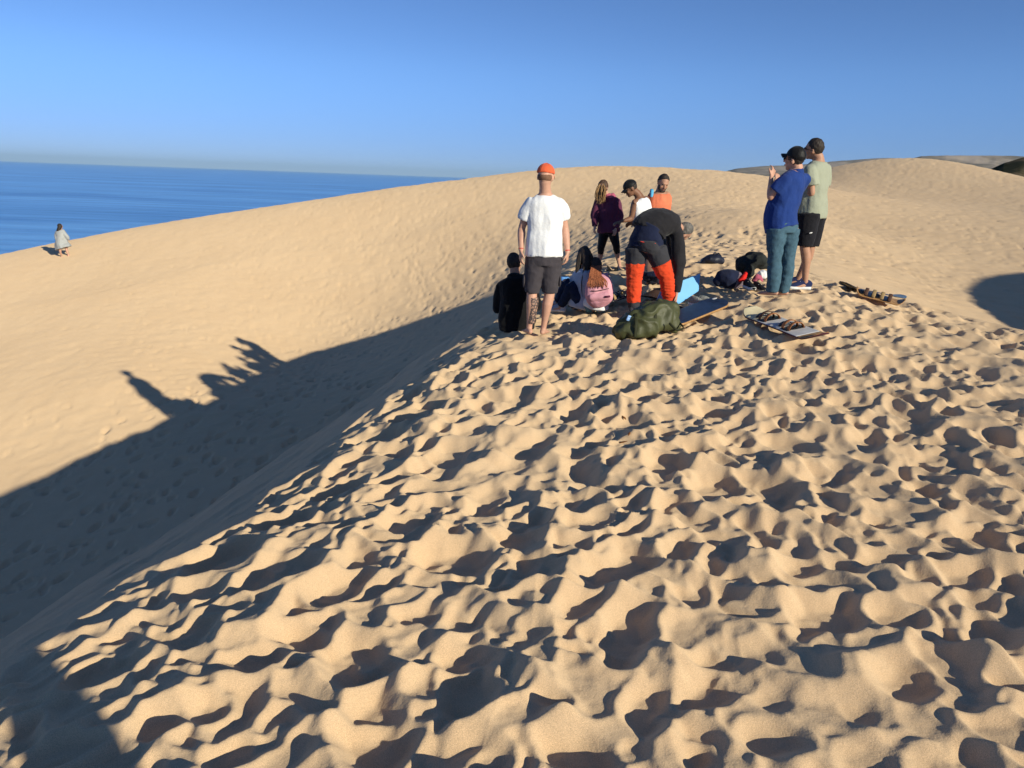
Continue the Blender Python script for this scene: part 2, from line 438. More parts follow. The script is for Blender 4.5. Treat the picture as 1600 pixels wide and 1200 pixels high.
# ---------------------------------------------------------------- node helpers
def mat(name, color, rough=0.8, spec=0.3, noise=None, bump=None, metallic=0.0, sheen=0.0, coord='Object'):
    """noise=(scale, amount) mottles the colour; bump=(scale, strength, distance)"""
    m = bpy.data.materials.new(name); m.use_nodes = True
    t = m.node_tree; b = t.nodes['Principled BSDF']
    b.inputs['Base Color'].default_value = (*color, 1)
    b.inputs['Roughness'].default_value = rough
    b.inputs['Specular IOR Level'].default_value = spec
    b.inputs['Metallic'].default_value = metallic
    if sheen: b.inputs['Sheen Weight'].default_value = sheen
    tc = t.nodes.new('ShaderNodeTexCoord')
    if noise:
        n = t.nodes.new('ShaderNodeTexNoise'); n.inputs['Scale'].default_value = noise[0]; n.inputs['Detail'].default_value = 5
        t.links.new(tc.outputs[coord], n.inputs['Vector'])
        r = t.nodes.new('ShaderNodeMapRange'); r.inputs[1].default_value = .3; r.inputs[2].default_value = .7
        r.inputs[3].default_value = 1 - noise[1]; r.inputs[4].default_value = 1 + noise[1]
        t.links.new(n.outputs['Fac'], r.inputs[0])
        v = t.nodes.new('ShaderNodeVectorMath'); v.operation = 'SCALE'
        v.inputs[0].default_value = color
        t.links.new(r.outputs[0], v.inputs['Scale'])
        t.links.new(v.outputs[0], b.inputs['Base Color'])
    if bump:
        n = t.nodes.new('ShaderNodeTexNoise'); n.inputs['Scale'].default_value = bump[0]; n.inputs['Detail'].default_value = 4
        t.links.new(tc.outputs[coord], n.inputs['Vector'])
        bp = t.nodes.new('ShaderNodeBump'); bp.inputs['Strength'].default_value = bump[1]; bp.inputs['Distance'].default_value = bump[2]
        t.links.new(n.outputs['Fac'], bp.inputs['Height']); t.links.new(bp.outputs[0], b.inputs['Normal'])
    return m

def sand_material():
    m = bpy.data.materials.new('sand'); m.use_nodes = True
    t = m.node_tree; b = t.nodes['Principled BSDF']; L = t.links.new
    tc = t.nodes.new('ShaderNodeTexCoord')
    def noise(scale, detail=4, rough=.5):
        n = t.nodes.new('ShaderNodeTexNoise'); n.inputs['Scale'].default_value = scale
        n.inputs['Detail'].default_value = detail; n.inputs['Roughness'].default_value = rough
        L(tc.outputs['Object'], n.inputs['Vector']); return n
    big = noise(0.35, 4); mid = noise(5, 5); grain = noise(420, 2); grit = noise(130, 2)
    r = t.nodes.new('ShaderNodeValToRGB')
    r.color_ramp.elements[0].position = .3; r.color_ramp.elements[0].color = (0.655, 0.465, 0.28, 1)
    r.color_ramp.elements[1].position = .7; r.color_ramp.elements[1].color = (0.70, 0.51, 0.315, 1)
    a = t.nodes.new('ShaderNodeMath'); a.operation = 'MULTIPLY_ADD'; a.inputs[1].default_value = .5
    h = t.nodes.new('ShaderNodeMath'); h.operation = 'MULTIPLY'; h.inputs[1].default_value = .5
    L(big.outputs['Fac'], h.inputs[0]); L(mid.outputs['Fac'], a.inputs[0]); L(h.outputs[0], a.inputs[2])
    L(a.outputs[0], r.inputs[0])
    # grains
    mr = t.nodes.new('ShaderNodeMapRange'); mr.inputs[1].default_value = .32; mr.inputs[2].default_value = .68
    mr.inputs[3].default_value = .74; mr.inputs[4].default_value = 1.22
    L(grain.outputs['Fac'], mr.inputs[0])
    v = t.nodes.new('ShaderNodeVectorMath'); v.operation = 'SCALE'
    L(r.outputs[0], v.inputs[0]); L(mr.outputs[0], v.inputs['Scale'])
    L(v.outputs[0], b.inputs['Base Color'])
    b.inputs['Roughness'].default_value = 0.95
    b.inputs['Diffuse Roughness'].default_value = 0.5
    b.inputs['Specular IOR Level'].default_value = 0.12
    bp = t.nodes.new('ShaderNodeBump'); bp.inputs['Strength'].default_value = .55; bp.inputs['Distance'].default_value = .0022
    L(grit.outputs['Fac'], bp.inputs['Height'])
    bp2 = t.nodes.new('ShaderNodeBump'); bp2.inputs['Strength'].default_value = .4; bp2.inputs['Distance'].default_value = .006
    lo = noise(34, 4); L(lo.outputs['Fac'], bp2.inputs['Height']); L(bp2.outputs[0], bp.inputs['Normal'])
    L(bp.outputs[0], b.inputs['Normal'])
    return m

def link(name, me, m=None, parent=None, smooth=True):
    o = bpy.data.objects.new(name, me); COL.objects.link(o)
    if m is not None and len(me.materials) == 0: me.materials.append(m)
    if parent is not None: o.parent = parent
    if smooth: me.shade_smooth()
    return o

def grid_mesh(name, V, nr, nc, wrap=False):
    """quad mesh over an nr x nc lattice of points"""
    me = bpy.data.meshes.new(name)
    idx = np.arange(nr * nc).reshape(nr, nc)
    if wrap: idx = np.concatenate([idx, idx[:, :1]], 1)
    q = np.stack([idx[:-1, :-1], idx[:-1, 1:], idx[1:, 1:], idx[1:, :-1]], -1).reshape(-1, 4)
    me.vertices.add(len(V)); me.vertices.foreach_set('co', V.astype(np.float32).ravel())
    me.loops.add(q.size); me.loops.foreach_set('vertex_index', q.astype(np.int32).ravel())
    me.polygons.add(len(q)); me.polygons.foreach_set('loop_start', np.arange(0, q.size, 4, dtype=np.int32))
    me.polygons.foreach_set('loop_total', np.full(len(q), 4, np.int32))
    me.update(calc_edges=True)
    return me

# ---------------------------------------------------------------- sand sheet
th = np.concatenate([np.linspace(-180, -75, 50, endpoint=False), np.linspace(-75, -44, 60, endpoint=False),
                     np.linspace(-44, 44, 880, endpoint=False), np.linspace(44, 75, 60, endpoint=False), np.linspace(75, 180, 50, endpoint=False)])
rr = [0.03]
while rr[-1] < 700:
    r = rr[-1]
    rr.append(r * (1.25 if r < 1.25 else 1.0032 if r < 5 else 1.0045 if r < 20 else 1.0055 if r < 68 else 1.06))
rr = np.array(rr)
TH, RR = np.meshgrid(np.radians(th), rr)
SX = RR * np.sin(TH); SY = RR * np.cos(TH)
SZ = macro(SX.ravel(), SY.ravel()) + detail(SX.ravel(), SY.ravel())
V = np.stack([SX.ravel(), SY.ravel(), SZ], 1)
MS = sand_material()
dune = link('dune', grid_mesh('dune', V, len(rr), len(th), wrap=True), MS)
dune['kind'] = 'structure'
print('sand verts', len(V))

# ---------------------------------------------------------------- sea
SEA_Z = -60.0
def sea_material():
    m = bpy.data.materials.new('sea'); m.use_nodes = True
    t = m.node_tree; b = t.nodes['Principled BSDF']; L = t.links.new
    b.inputs['Base Color'].default_value = (0.012, 0.085, 0.24, 1)
    b.inputs['Roughness'].default_value = 0.28
    b.inputs['IOR'].default_value = 1.33
    b.inputs['Specular IOR Level'].default_value = 0.5
    g = t.nodes.new('ShaderNodeNewGeometry')
    mp = t.nodes.new('ShaderNodeMapping'); mp.inputs['Scale'].default_value = (0.012, 0.05, 1); mp.inputs['Rotation'].default_value = (0, 0, math.radians(8))
    L(g.outputs['Position'], mp.inputs['Vector'])
    n = t.nodes.new('ShaderNodeTexNoise'); n.inputs['Scale'].default_value = 1.0; n.inputs['Detail'].default_value = 7; n.inputs['Roughness'].default_value = .62
    L(mp.outputs[0], n.inputs['Vector'])
    mp2 = t.nodes.new('ShaderNodeMapping'); mp2.inputs['Scale'].default_value = (0.0012, 0.004, 1); mp2.inputs['Rotation'].default_value = (0, 0, math.radians(-6))
    L(g.outputs['Position'], mp2.inputs['Vector'])
    n2_ = t.nodes.new('ShaderNodeTexNoise'); n2_.inputs['Scale'].default_value = 1.0; n2_.inputs['Detail'].default_value = 4
    L(mp2.outputs[0], n2_.inputs['Vector'])
    r = t.nodes.new('ShaderNodeValToRGB')
    r.color_ramp.elements[0].position = .38; r.color_ramp.elements[0].color = (0.035, 0.20, 0.52, 1)
    r.color_ramp.elements[1].position = .60; r.color_ramp.elements[1].color = (0.17, 0.46, 0.88, 1)
    mx = t.nodes.new('ShaderNodeMath'); mx.operation = 'MULTIPLY_ADD'; mx.inputs[1].default_value = .55
    hf = t.nodes.new('ShaderNodeMath'); hf.operation = 'MULTIPLY'; hf.inputs[1].default_value = .45
    mp3 = t.nodes.new('ShaderNodeMapping'); mp3.inputs['Scale'].default_value = (0.004, 0.028, 1); mp3.inputs['Rotation'].default_value = (0, 0, math.radians(5))
    n3_ = t.nodes.new('ShaderNodeTexNoise'); n3_.inputs['Scale'].default_value = 1.0; n3_.inputs['Detail'].default_value = 6
    L(g.outputs['Position'], mp3.inputs['Vector']); L(mp3.outputs[0], n3_.inputs['Vector'])
    L(n2_.outputs['Fac'], hf.inputs[0]); L(n3_.outputs['Fac'], mx.inputs[0]); L(hf.outputs[0], mx.inputs[2]); L(mx.outputs[0], r.inputs[0]); L(r.outputs[0], b.inputs['Base Color'])
    bp = t.nodes.new('ShaderNodeBump'); bp.inputs['Strength'].default_value = 1.0; bp.inputs['Distance'].default_value = 3.2
    L(n.outputs['Fac'], bp.inputs['Height']); L(bp.outputs[0], b.inputs['Normal'])
    return m
rr2 = np.concatenate([[1.0], np.geomspace(60, 70000, 60)])
th2 = np.radians(np.arange(0, 360, 4))
TH2, RR2 = np.meshgrid(th2, rr2)
V = np.stack([(RR2 * np.sin(TH2)).ravel(), (RR2 * np.cos(TH2)).ravel(), np.full(RR2.size, SEA_Z)], 1)
sea = link('sea', grid_mesh('sea', V, len(rr2), len(th2), wrap=True), sea_material())
sea['kind'] = 'structure'

# ---------------------------------------------------------------- mountains behind
def pix_of(p):
    d = np.asarray(p) - CAM
    w = d @ _f
    return 800 + FPX * (d @ _r) / w, 600 - FPX * (d @ _u) / w

def range_of_hills(name, line, Y0, depth, m, seed, nx=260, ny=60, base=SEA_Z, rough=.1):
    """hills whose crest follows the photo's skyline: line = (u, v) points, crest at distance Y0"""
    us = np.array([p[0] for p in line], float); vs_ = np.array([p[1] for p in line], float)
    U = np.linspace(us[0], us[-1], nx); Vv = np.interp(U, us, vs_)
    crest = np.array([at(u, v, Y0) for u, v in zip(U, Vv)])
    T = np.linspace(-1, 1, ny)
    X = crest[:, 0][None] * (1 + T[:, None] * depth / Y0)
    Y = np.full((ny, nx), Y0) + T[:, None] * depth
    hgt = crest[:, 2][None] - base
    prof = np.where(T < 0, (1 - np.abs(T)) ** 1.15, (1 - T) ** .8)[:, None]
    sc = depth / 3.2
    warp = n2(X / sc, Y / sc, seed) * .5 + n2(X / sc * 2.3, Y / sc * 2.3, seed + 1) * .3 + n2(X / sc * 5, Y / sc * 5, seed + 2) * .16 + n2(X / sc * 11, Y / sc * 11, seed + 3) * .1
    Z = base + hgt * prof * (1 + rough * 6 * warp * (1 - prof)) + hgt * rough * .22 * warp
    P = np.stack([X.ravel(), Y.ravel(), Z.ravel()], 1)
    o = link(name, grid_mesh(name, P, ny, nx), m)
    o['kind'] = 'structure'
    return o

def hill_material(name, c1, c2, c3, scale):
    m = bpy.data.materials.new(name); m.use_nodes = True
    t = m.node_tree; b = t.nodes['Principled BSDF']; L = t.links.new
    g = t.nodes.new('ShaderNodeNewGeometry')
    n = t.nodes.new('ShaderNodeTexNoise'); n.inputs['Scale'].default_value = scale; n.inputs['Detail'].default_value = 9; n.inputs['Roughness'].default_value = .65
    L(g.outputs['Position'], n.inputs['Vector'])
    r = t.nodes.new('ShaderNodeValToRGB')
    e = r.color_ramp.elements
    e[0].position = .36; e[0].color = (*c1, 1); e[1].position = .60; e[1].color = (*c3, 1)
    x = e.new(.5); x.color = (*c2, 1)
    L(n.outputs['Fac'], r.inputs[0]); L(r.outputs[0], b.inputs['Base Color'])
    b.inputs['Roughness'].default_value = 1; b.inputs['Specular IOR Level'].default_value = 0
    return m
MH = hill_material('mountain_rock', (.13, .12, .09), (.24, .20, .15), (.42, .34, .26), 0.0016)
MD = hill_material('shaded_hill', (.022, .025, .014), (.045, .042, .024), (.13, .10, .06), 0.05)  # hill lies in shade; the shade is put into these dark tones
range_of_hills('mountain', [(1050, 286), (1120, 270), (1150, 263), (1195, 259), (1250, 256), (1300, 251), (1380, 246), (1470, 246), (1600, 250), (1720, 250)],
               7000, 2600, MH, 51)
range_of_hills('mountain', [(1380, 268), (1420, 248), (1440, 242), (1480, 240), (1530, 241), (1590, 243), (1640, 245), (1760, 240)], 5200, 1500, MH, 61)
range_of_hills('hill', [(1500, 290), (1530, 271), (1548, 262), (1570, 252), (1600, 243), (1640, 234), (1700, 225), (1800, 222)], 480, 260, MD, 71, rough=.13)

# ---------------------------------------------------------------- modelling helpers
def vv(p): return Vector((float(p[0]), float(p[1]), float(p[2])))

def perp(d, side):
    """two unit vectors square to d, the first as near to side as possible"""
    d = d.normalized()
    a = side - d * side.dot(d)
    if a.length < 1e-4: a = d.orthogonal()
    a.normalize()
    return a, d.cross(a).normalized()

def spline(pts, sub):
    """Catmull-Rom through a list of tuples of equal-length sequences"""
    A = [np.array(p, float) for p in pts]
    if len(A) < 3 or sub < 2: return A
    out = []
    for i in range(len(A) - 1):
        p0 = A[max(i - 1, 0)]; p1 = A[i]; p2 = A[i + 1]; p3 = A[min(i + 2, len(A) - 1)]
        for k in range(sub):
            t = k / sub
            out.append(0.5 * (2 * p1 + (p2 - p0) * t + (2 * p0 - 5 * p1 + 4 * p2 - p3) * t * t + (3 * p1 - p0 - 3 * p2 + p3) * t ** 3))
    out.append(A[-1])
    return out

def loft(bm, nodes, side, seg=14, sub=3, cap=True, side2=None, sq=1.0):
    """closed tube through nodes (point, rx, ry); rx lies along side"""
    pts = spline([(*n[0], n[1], n[2]) for n in nodes], sub)
    n = len(pts)
    C = [Vector(p[:3]) for p in pts]
    rings = []
    def ring(c, d, rx, ry, t):
        sd = side if side2 is None else side.lerp(side2, t)
        a, b = perp(d, sd)
        cs = [(math.cos(2 * math.pi * k / seg), math.sin(2 * math.pi * k / seg)) for k in range(seg)]
        return [bm.verts.new(c + a * (rx * math.copysign(abs(x) ** sq, x)) + b * (ry * math.copysign(abs(y) ** sq, y))) for x, y in cs]
    for i in range(n):
        d = (C[min(i + 1, n - 1)] - C[max(i - 1, 0)])
        if d.length < 1e-7: d = Vector((0, 0, 1))
        d.normalize()
        rx, ry = max(pts[i][3], 1e-4), max(pts[i][4], 1e-4)
        t = i / (n - 1)
        if i == 0 and cap:
            m = min(rx, ry)
            rings.append(ring(C[0] - d * m * .9, d, rx * .35, ry * .35, t)); rings.append(ring(C[0] - d * m * .6, d, rx * .78, ry * .78, t))
        rings.append(ring(C[i], d, rx, ry, t))
        if i == n - 1 and cap:
            m = min(rx, ry)
            rings.append(ring(C[i] + d * m * .6, d, rx * .78, ry * .78, t)); rings.append(ring(C[i] + d * m * .9, d, rx * .35, ry * .35, t))
    for a, b in zip(rings[:-1], rings[1:]):
        for k in range(seg):
            bm.faces.new((a[k], a[(k + 1) % seg], b[(k + 1) % seg], b[k]))
    bm.faces.new(rings[0][::-1]); bm.faces.new(rings[-1])

def ell(bm, c, ax, r, seg=12, rings=8):
    """ellipsoid at c with axes ax = (a, b, c) and radii r"""
    vs_ = []
    for i in range(1, rings):
        ph = math.pi * i / rings
        vs_.append([bm.verts.new(c + ax[0] * (r[0] * math.sin(ph) * math.cos(2 * math.pi * k / seg)) + ax[1] * (r[1] * math.sin(ph) * math.sin(2 * math.pi * k / seg)) + ax[2] * (r[2] * math.cos(ph))) for k in range(seg)])
    top = bm.verts.new(c + ax[2] * r[2]); bot = bm.verts.new(c - ax[2] * r[2])
    for a, b in zip(vs_[:-1], vs_[1:]):
        for k in range(seg): bm.faces.new((a[k], b[k], b[(k + 1) % seg], a[(k + 1) % seg]))
    for k in range(seg):
        bm.faces.new((top, vs_[0][k], vs_[0][(k + 1) % seg])); bm.faces.new((bot, vs_[-1][(k + 1) % seg], vs_[-1][k]))

AX = (Vector((1, 0, 0)), Vector((0, 1, 0)), Vector((0, 0, 1)))

def fuse(name, bm, m, parent, base, voxel=.011, smooth=2, wrinkle=None, fix=True):
    """one continuous skin over everything in bm; wrinkle = (amplitude, scale, stretch, seed)"""
    if fix: bmesh.ops.recalc_face_normals(bm, faces=bm.faces)
    for v in bm.verts: v.co -= base
    me = bpy.data.meshes.new(name); bm.to_mesh(me); bm.free()
    if voxel:
        o = bpy.data.objects.new('tmp', me); COL.objects.link(o)
        r = o.modifiers.new('r', 'REMESH'); r.mode = 'VOXEL'; r.voxel_size = voxel; r.adaptivity = 0.0
        if smooth:
            q = o.modifiers.new('s', 'SMOOTH'); q.factor = .5; q.iterations = smooth
        dg = bpy.context.evaluated_depsgraph_get()
        me2 = bpy.data.meshes.new_from_object(o.evaluated_get(dg))
        bpy.data.objects.remove(o); bpy.data.meshes.remove(me)
        me = me2; me.name = name
    if wrinkle and len(me.vertices):
        n = len(me.vertices)
        co = np.empty(n * 3); me.vertices.foreach_get('co', co); co = co.reshape(-1, 3)
        no = np.array([v.normal[:] for v in me.vertices])
        am, sc, st, sd_ = wrinkle
        w = .3 * n3(co[:, 0] * 6, co[:, 1] * 6, co[:, 2] * 6, sd_ + 5)
        d = n3(co[:, 0] * sc + w, co[:, 1] * sc + w, co[:, 2] * sc * st + w * 2, sd_)
        d = 1 - np.abs(d) * 2.2
        d2 = n3(co[:, 0] * sc * 2.1 + 3 * w, co[:, 1] * sc * 2.1, co[:, 2] * sc * 2.0 * st, sd_ + 1)
        co += no * (am * (d * .7 + d2 * .5))[:, None]
        me.vertices.foreach_set('co', co.ravel()); me.update()
    me.materials.clear()
    return link(name, me, m, parent)

def thing(name, label, cat, loc, group=None):
    o = bpy.data.objects.new(name, None); COL.objects.link(o)
    o.empty_display_size = .2
    o.location = loc
    o['label'] = label; o['category'] = cat
    if group: o['group'] = group
    return o

# ---------------------------------------------------------------- materials of people and things
def skin(name, c): 
    return mat(name, c, .55, .35, noise=(14, .10), bump=(90, .15, .002))
SK_FAIR = skin('skin_fair', (.56, .31, .215)); SK_TAN = skin('skin_tan', (.44, .235, .15)); SK_DARK = skin('skin_brown', (.22, .105, .06))
def cloth(name, c, n=(9, .12), b=(26, .5, .012), rough=.9): return mat(name, c, rough, .15, noise=n, bump=b, sheen=.1)
C_WHITE = cloth('white_cotton', (.80, .80, .80), (7, .03)); C_CHAR = cloth('charcoal_cotton', (.055, .048, .055)); C_BLACK = cloth('black_cloth', (.006, .006, .007))
C_POLO = cloth('blue_pique', (.016, .045, .20)); C_JEANS = mat('washed_jeans', (.06, .12, .165), .9, .15, noise=(28, .16), bump=(60, .5, .006))
C_GREEN = cloth('sage_jersey', (.34, .36, .27), (7, .05)); C_BSHORT = cloth('black_jersey', (.012, .012, .016)); C_PLUM = cloth('plum_fleece', (.115, .028, .062))
C_LITPLUM_PINK = cloth('lit_plum_and_pink', (.42, .10, .16))  # sunlit plum fleece painted as colour; also the pink cloth
C_LEG = cloth('black_lycra', (.006, .006, .008), rough=.55); C_ORANGE = cloth('coral_cotton', (.72, .20, .10)); C_RED = cloth('orange_red_shell', (.66, .062, .018))
C_GREY = cloth('dark_grey_shell', (.038, .038, .045)); C_JACK = cloth('black_softshell', (.020, .019, .022)); C_NAVY = cloth('navy_cloth', (.012, .017, .045))
C_DENIM = mat('dark_denim', (.015, .024, .055), .9, .15, noise=(18, .3), bump=(60, .5, .006)); C_LDENIM = mat('light_denim', (.09, .20, .30), .9, .15, noise=(18, .3), bump=(60, .5, .006))
C_PINK = mat('pink_nylon', (.66, .32, .38), .6, .3, noise=(8, .06), bump=(20, .4, .01)); C_HOODY = cloth('pale_grey_jersey', (.42, .46, .54)); C_DRESS = cloth('grey_linen', (.38, .39, .38), (6, .1))
C_CAP = cloth('coral_cap', (.76, .13, .05), (9, .06)); C_CAPB = cloth('black_cap', (.008, .008, .009), rough=.5)
C_MID = mat('midnight_nylon', (.012, .015, .03), .5, .4, noise=(8, .2), bump=(22, .5, .012))
def hairm(name, c, rough=.7):
    m = bpy.data.materials.new(name); m.use_nodes = True
    t = m.node_tree; b = t.nodes['Principled BSDF']; L = t.links.new
    tc = t.nodes.new('ShaderNodeTexCoord'); mp = t.nodes.new('ShaderNodeMapping'); mp.inputs['Scale'].default_value = (70, 70, 9)
    L(tc.outputs['Object'], mp.inputs['Vector'])
    n = t.nodes.new('ShaderNodeTexNoise'); n.inputs['Scale'].default_value = 1; n.inputs['Detail'].default_value = 4
    L(mp.outputs[0], n.inputs['Vector'])
    r = t.nodes.new('ShaderNodeValToRGB'); r.color_ramp.elements[0].position = .3; r.color_ramp.elements[0].color = (*[k * .45 for k in c], 1)
    r.color_ramp.elements[1].position = .7; r.color_ramp.elements[1].color = (*[k * 1.5 for k in c], 1)
    L(n.outputs['Fac'], r.inputs[0]); L(r.outputs[0], b.inputs['Base Color']); b.inputs['Roughness'].default_value = rough
    bp = t.nodes.new('ShaderNodeBump'); bp.inputs['Strength'].default_value = .7; bp.inputs['Distance'].default_value = .01
    L(n.outputs['Fac'], bp.inputs['Height']); L(bp.outputs[0], b.inputs['Normal'])
    return m
H_DARK = hairm('dark_hair', (.024, .015, .010)); H_BROWN = hairm('brown_hair', (.07, .035, .018)); H_AUB = hairm('auburn_hair', (.30, .095, .035)); H_BLOND = hairm('blond_hair', (.28, .16, .065)); H_GREY = hairm('grey_hair', (.13, .12, .11))
P_DARK = mat('dark_plastic', (.01, .01, .01), .25, .5); P_EYE = mat('eye', (.03, .02, .015), .2, .5); P_LIP = mat('lip', (.34, .12, .09), .5, .3)
R_WHITE = mat('white_rubber', (.72, .72, .70), .6, .3, noise=(30, .08)); R_DARK = mat('dark_rubber', (.02, .02, .02), .8, .2)
P_RED = mat('red_band', (.55, .03, .03), .5, .3)

# ---------------------------------------------------------------- people
class Person:
    """joints are world points; a = the side that is left in the photo, b = right"""
    def __init__(s, label, foot_uv, joints, face, scale=1.0, sk=SK_FAIR, female=False, voxel=.010, up=None, Y=None, bare=(True, True), hand=(None, None), belly=0.0, toes=None, curl=.5):
        h = vv(hit(*foot_uv)) if Y is None else None
        s.Y = (h.y if Y is None else Y)
        s.base = h if h is not None else vv(at(foot_uv[0], foot_uv[1], s.Y))
        s.base.z = ground_z(s.base.x, s.base.y) if Y is None else s.base.z
        s.root = thing('person', label, 'person', s.base)
        s.J = {k: vv(at(j[0], j[1], s.Y + (j[2] if len(j) > 2 else 0))) for k, j in joints.items()}
        s.s = scale; s.fem = female; s.sk = sk; s.voxel = voxel; s.bare = bare; s.belly = belly; s.curl = curl
        s.f = Vector(face).normalized()
        J = s.J
        s.up = (J['head'] - J['neck']).normalized() if up is None else Vector(up).normalized()
        s.up = (s.up - s.f * s.up.dot(s.f)).normalized()
        s.r = s.f.cross(s.up).normalized()
        hs = (J['hipb'] - J['hipa']).normalized(); ss = (J['shb'] - J['sha']).normalized()
        s.hs, s.ss = hs, ss
        s.hand = hand
        s.toes = [Vector(t).normalized() for t in toes] if toes else [Vector((s.f.x, s.f.y, 0)).normalized()] * 2
        s.hip = (J['hipa'] + J['hipb']) / 2
        s.spine = [s.hip] + ([J['mid']] if 'mid' in J else []) + [J['neck']]
        s.build()
    def sp(s, t):
        if len(s.spine) == 2: return s.spine[0].lerp(s.spine[1], t)
        a, m, b = s.spine
        return a * (1 - t) ** 2 + (m * 2 - (a + b) / 2) * 2 * t * (1 - t) + b * t * t if 0 <= t <= 1 else (a.lerp(m, t * 2) if t < 0 else m.lerp(b, t * 2 - 1))
    def torso(s, bm, grow, t0=-.10, t1=1.03, hem=1.0):
        k = s.s
        prof = [(-.30, .168, .128), (-.10, .150 if s.fem else .14, .115), (0, .172 if s.fem else .165, .12), (.3, .128 if s.fem else .148, .098 if s.fem else .108), (.6, .150 if s.fem else .168, .115), (.82, .150 if s.fem else .170, .10), (.92, .128 if s.fem else .150, .088), (.975, .095, .074), (1.03, .064, .064)]
        def rad(t):
            return np.interp(t, [p[0] for p in prof], [p[1] for p in prof]), np.interp(t, [p[0] for p in prof], [p[2] for p in prof])
        ts = [t for t in (t0, t0 + .10, 0, .15, .3, .45, .6, .72, .82, .88, .93, .97, 1.0) if t0 <= t <= t1]
        ts = sorted(set(ts + [t1]))
        nodes = []
        for t in ts:
            a, b = rad(t)
            g = grow * (hem if t < .35 else 1.0)
            gg = g if t < .9 else g * .6
            bl = s.belly * math.exp(-((t - .28) / .28) ** 2)
            fw = (s.sp(min(t + .05, 1)) - s.sp(max(t - .05, 0))).normalized().cross(s.hs.lerp(s.ss, max(0, min(1, t)))).normalized()
            if fw.dot(s.fwd()) < 0: fw = -fw
            nodes.append((s.sp(t) + fw * bl * .6, a * k + gg, b * k + gg + bl * .5))
        loft(bm, nodes, s.hs, seg=20, sub=2, side2=s.ss, cap=False)
    def fwd(s):
        u = (s.J['neck'] - s.hip).normalized()
        q = s.hs.cross(u)
        return q if q.dot(s.bf if hasattr(s, 'bf') else Vector((s.f.x, s.f.y, 0))) > 0 else -q
    def handmesh(s, bm, w, d, n, side, k, curl):
        """palm, four jointed fingers and a thumb; d = towards the fingertips, n = out of the palm"""
        d = d.normalized(); n = (n - d * n.dot(d)).normalized(); x = d.cross(n).normalized() * side
        loft(bm, [(w, .026 * k, .020 * k), (w + d * .035 * k, .036 * k, .016 * k), (w + d * .085 * k, .041 * k, .014 * k)], x, seg=10, sub=2)
        for i, (off, ln) in enumerate(((-.030, .066), (-.010, .076), (.011, .071), (.031, .056))):
            p0 = w + d * .082 * k + x * off * k
            sp = x * off * .35
            d1 = (d + n * (.45 * curl) + sp).normalized(); d2 = (d + n * (1.3 * curl) + sp).normalized(); d3 = (d + n * (2.6 * curl) + sp * .5).normalized()
            p1 = p0 + d1 * ln * .45 * k; p2 = p1 + d2 * ln * .32 * k; p3 = p2 + d3 * ln * .26 * k
            loft(bm, [(p0, .0095 * k, .0095 * k), (p1, .009 * k, .009 * k), (p2, .0083 * k, .0083 * k), (p3, .007 * k, .007 * k)], x, seg=8, sub=1)
        t0 = w + d * .025 * k - x * .026 * k
        t1 = t0 + (d * .7 - x * .75 + n * .25).normalized() * .038 * k; t2 = t1 + (d * .95 - x * .25 + n * .4).normalized() * .032 * k
        loft(bm, [(t0, .013 * k, .013 * k), (t1, .011 * k, .011 * k), (t2, .0085 * k, .0085 * k)], n, seg=8, sub=1)
    def build(s):
        J, k = s.J, s.s
        bm = bmesh.new()
        s.torso(bm, 0.0)
        ax = (s.r, s.f, s.up); c = J['head']
        ell(bm, c + s.up * .018 * k - s.f * .008 * k, ax, (.077 * k, .098 * k, .103 * k), 18, 12)
        ell(bm, c - s.up * .052 * k + s.f * .022 * k, ax, (.058 * k, .070 * k, .066 * k), 14, 10)
        ell(bm, c - s.up * .098 * k + s.f * .066 * k, ax, (.026 * k, .020 * k, .020 * k))
        loft(bm, [(c + s.up * .018 * k + s.f * .088 * k, .009 * k, .009 * k), (c - s.up * .022 * k + s.f * .108 * k, .016 * k, .013 * k)], s.r, seg=8, sub=1)
        ell(bm, c + s.up * .034 * k + s.f * .082 * k, ax, (.052 * k, .014 * k, .010 * k))
        ell(bm, c - s.up * .062 * k + s.f * .089 * k, ax, (.024 * k, .010 * k, .010 * k))
        for q in (-1, 1):
            ell(bm, c + s.r * q * .079 * k - s.f * .008 * k - s.up * .008 * k, ((s.r * q + -s.f * .5).normalized(), (s.f + s.r * q * .5).normalized(), s.up), (.010 * k, .021 * k, .032 * k), 8, 6)
            ell(bm, c + s.r * q * .040 * k - s.up * .02 * k + s.f * .066 * k, ax, (.024 * k, .022 * k, .026 * k), 8, 6)
        nk = .052 * k if s.fem else .060 * k
        loft(bm, [(c - s.up * .045 * k - s.f * .018 * k, nk, nk), (c.lerp(J['neck'], .62) - s.f * .015 * k, nk * .97, nk), (J['neck'], nk * 1.15, nk * 1.1)], s.ss, seg=14, sub=2)
        for q, a in ((-1, 'a'), (1, 'b')):
            sh, el, wr = J['sh' + a], J['el' + a], J['wr' + a]
            g = .9 if s.fem else 1.0
            loft(bm, [(s.sp(.93), .045 * k, .045 * k), (s.sp(.93).lerp(sh, .6), .045 * k, .045 * k), (sh, .045 * k, .045 * k)], s.up, seg=12, sub=1)
            ell(bm, sh - s.up * .004, (s.ss, s.r, s.up), (.052 * k * g,) * 3, 12, 8)
            loft(bm, [(sh, .050 * k * g, .052 * k * g), (sh.lerp(el, .3), .050 * k * g, .052 * k * g), (sh.lerp(el, .6), .045 * k * g, .047 * k * g), (el, .038 * k * g, .040 * k * g)], s.ss, seg=12, sub=2)
            loft(bm, [(el, .038 * k * g, .040 * k * g), (el.lerp(wr, .28), .043 * k * g, .041 * k * g), (el.lerp(wr, .65), .033 * k * g, .031 * k * g), (wr, .026 * k * g, .022 * k * g)], s.ss, seg=12, sub=2)
            hd = s.hand[0 if a == 'a' else 1]
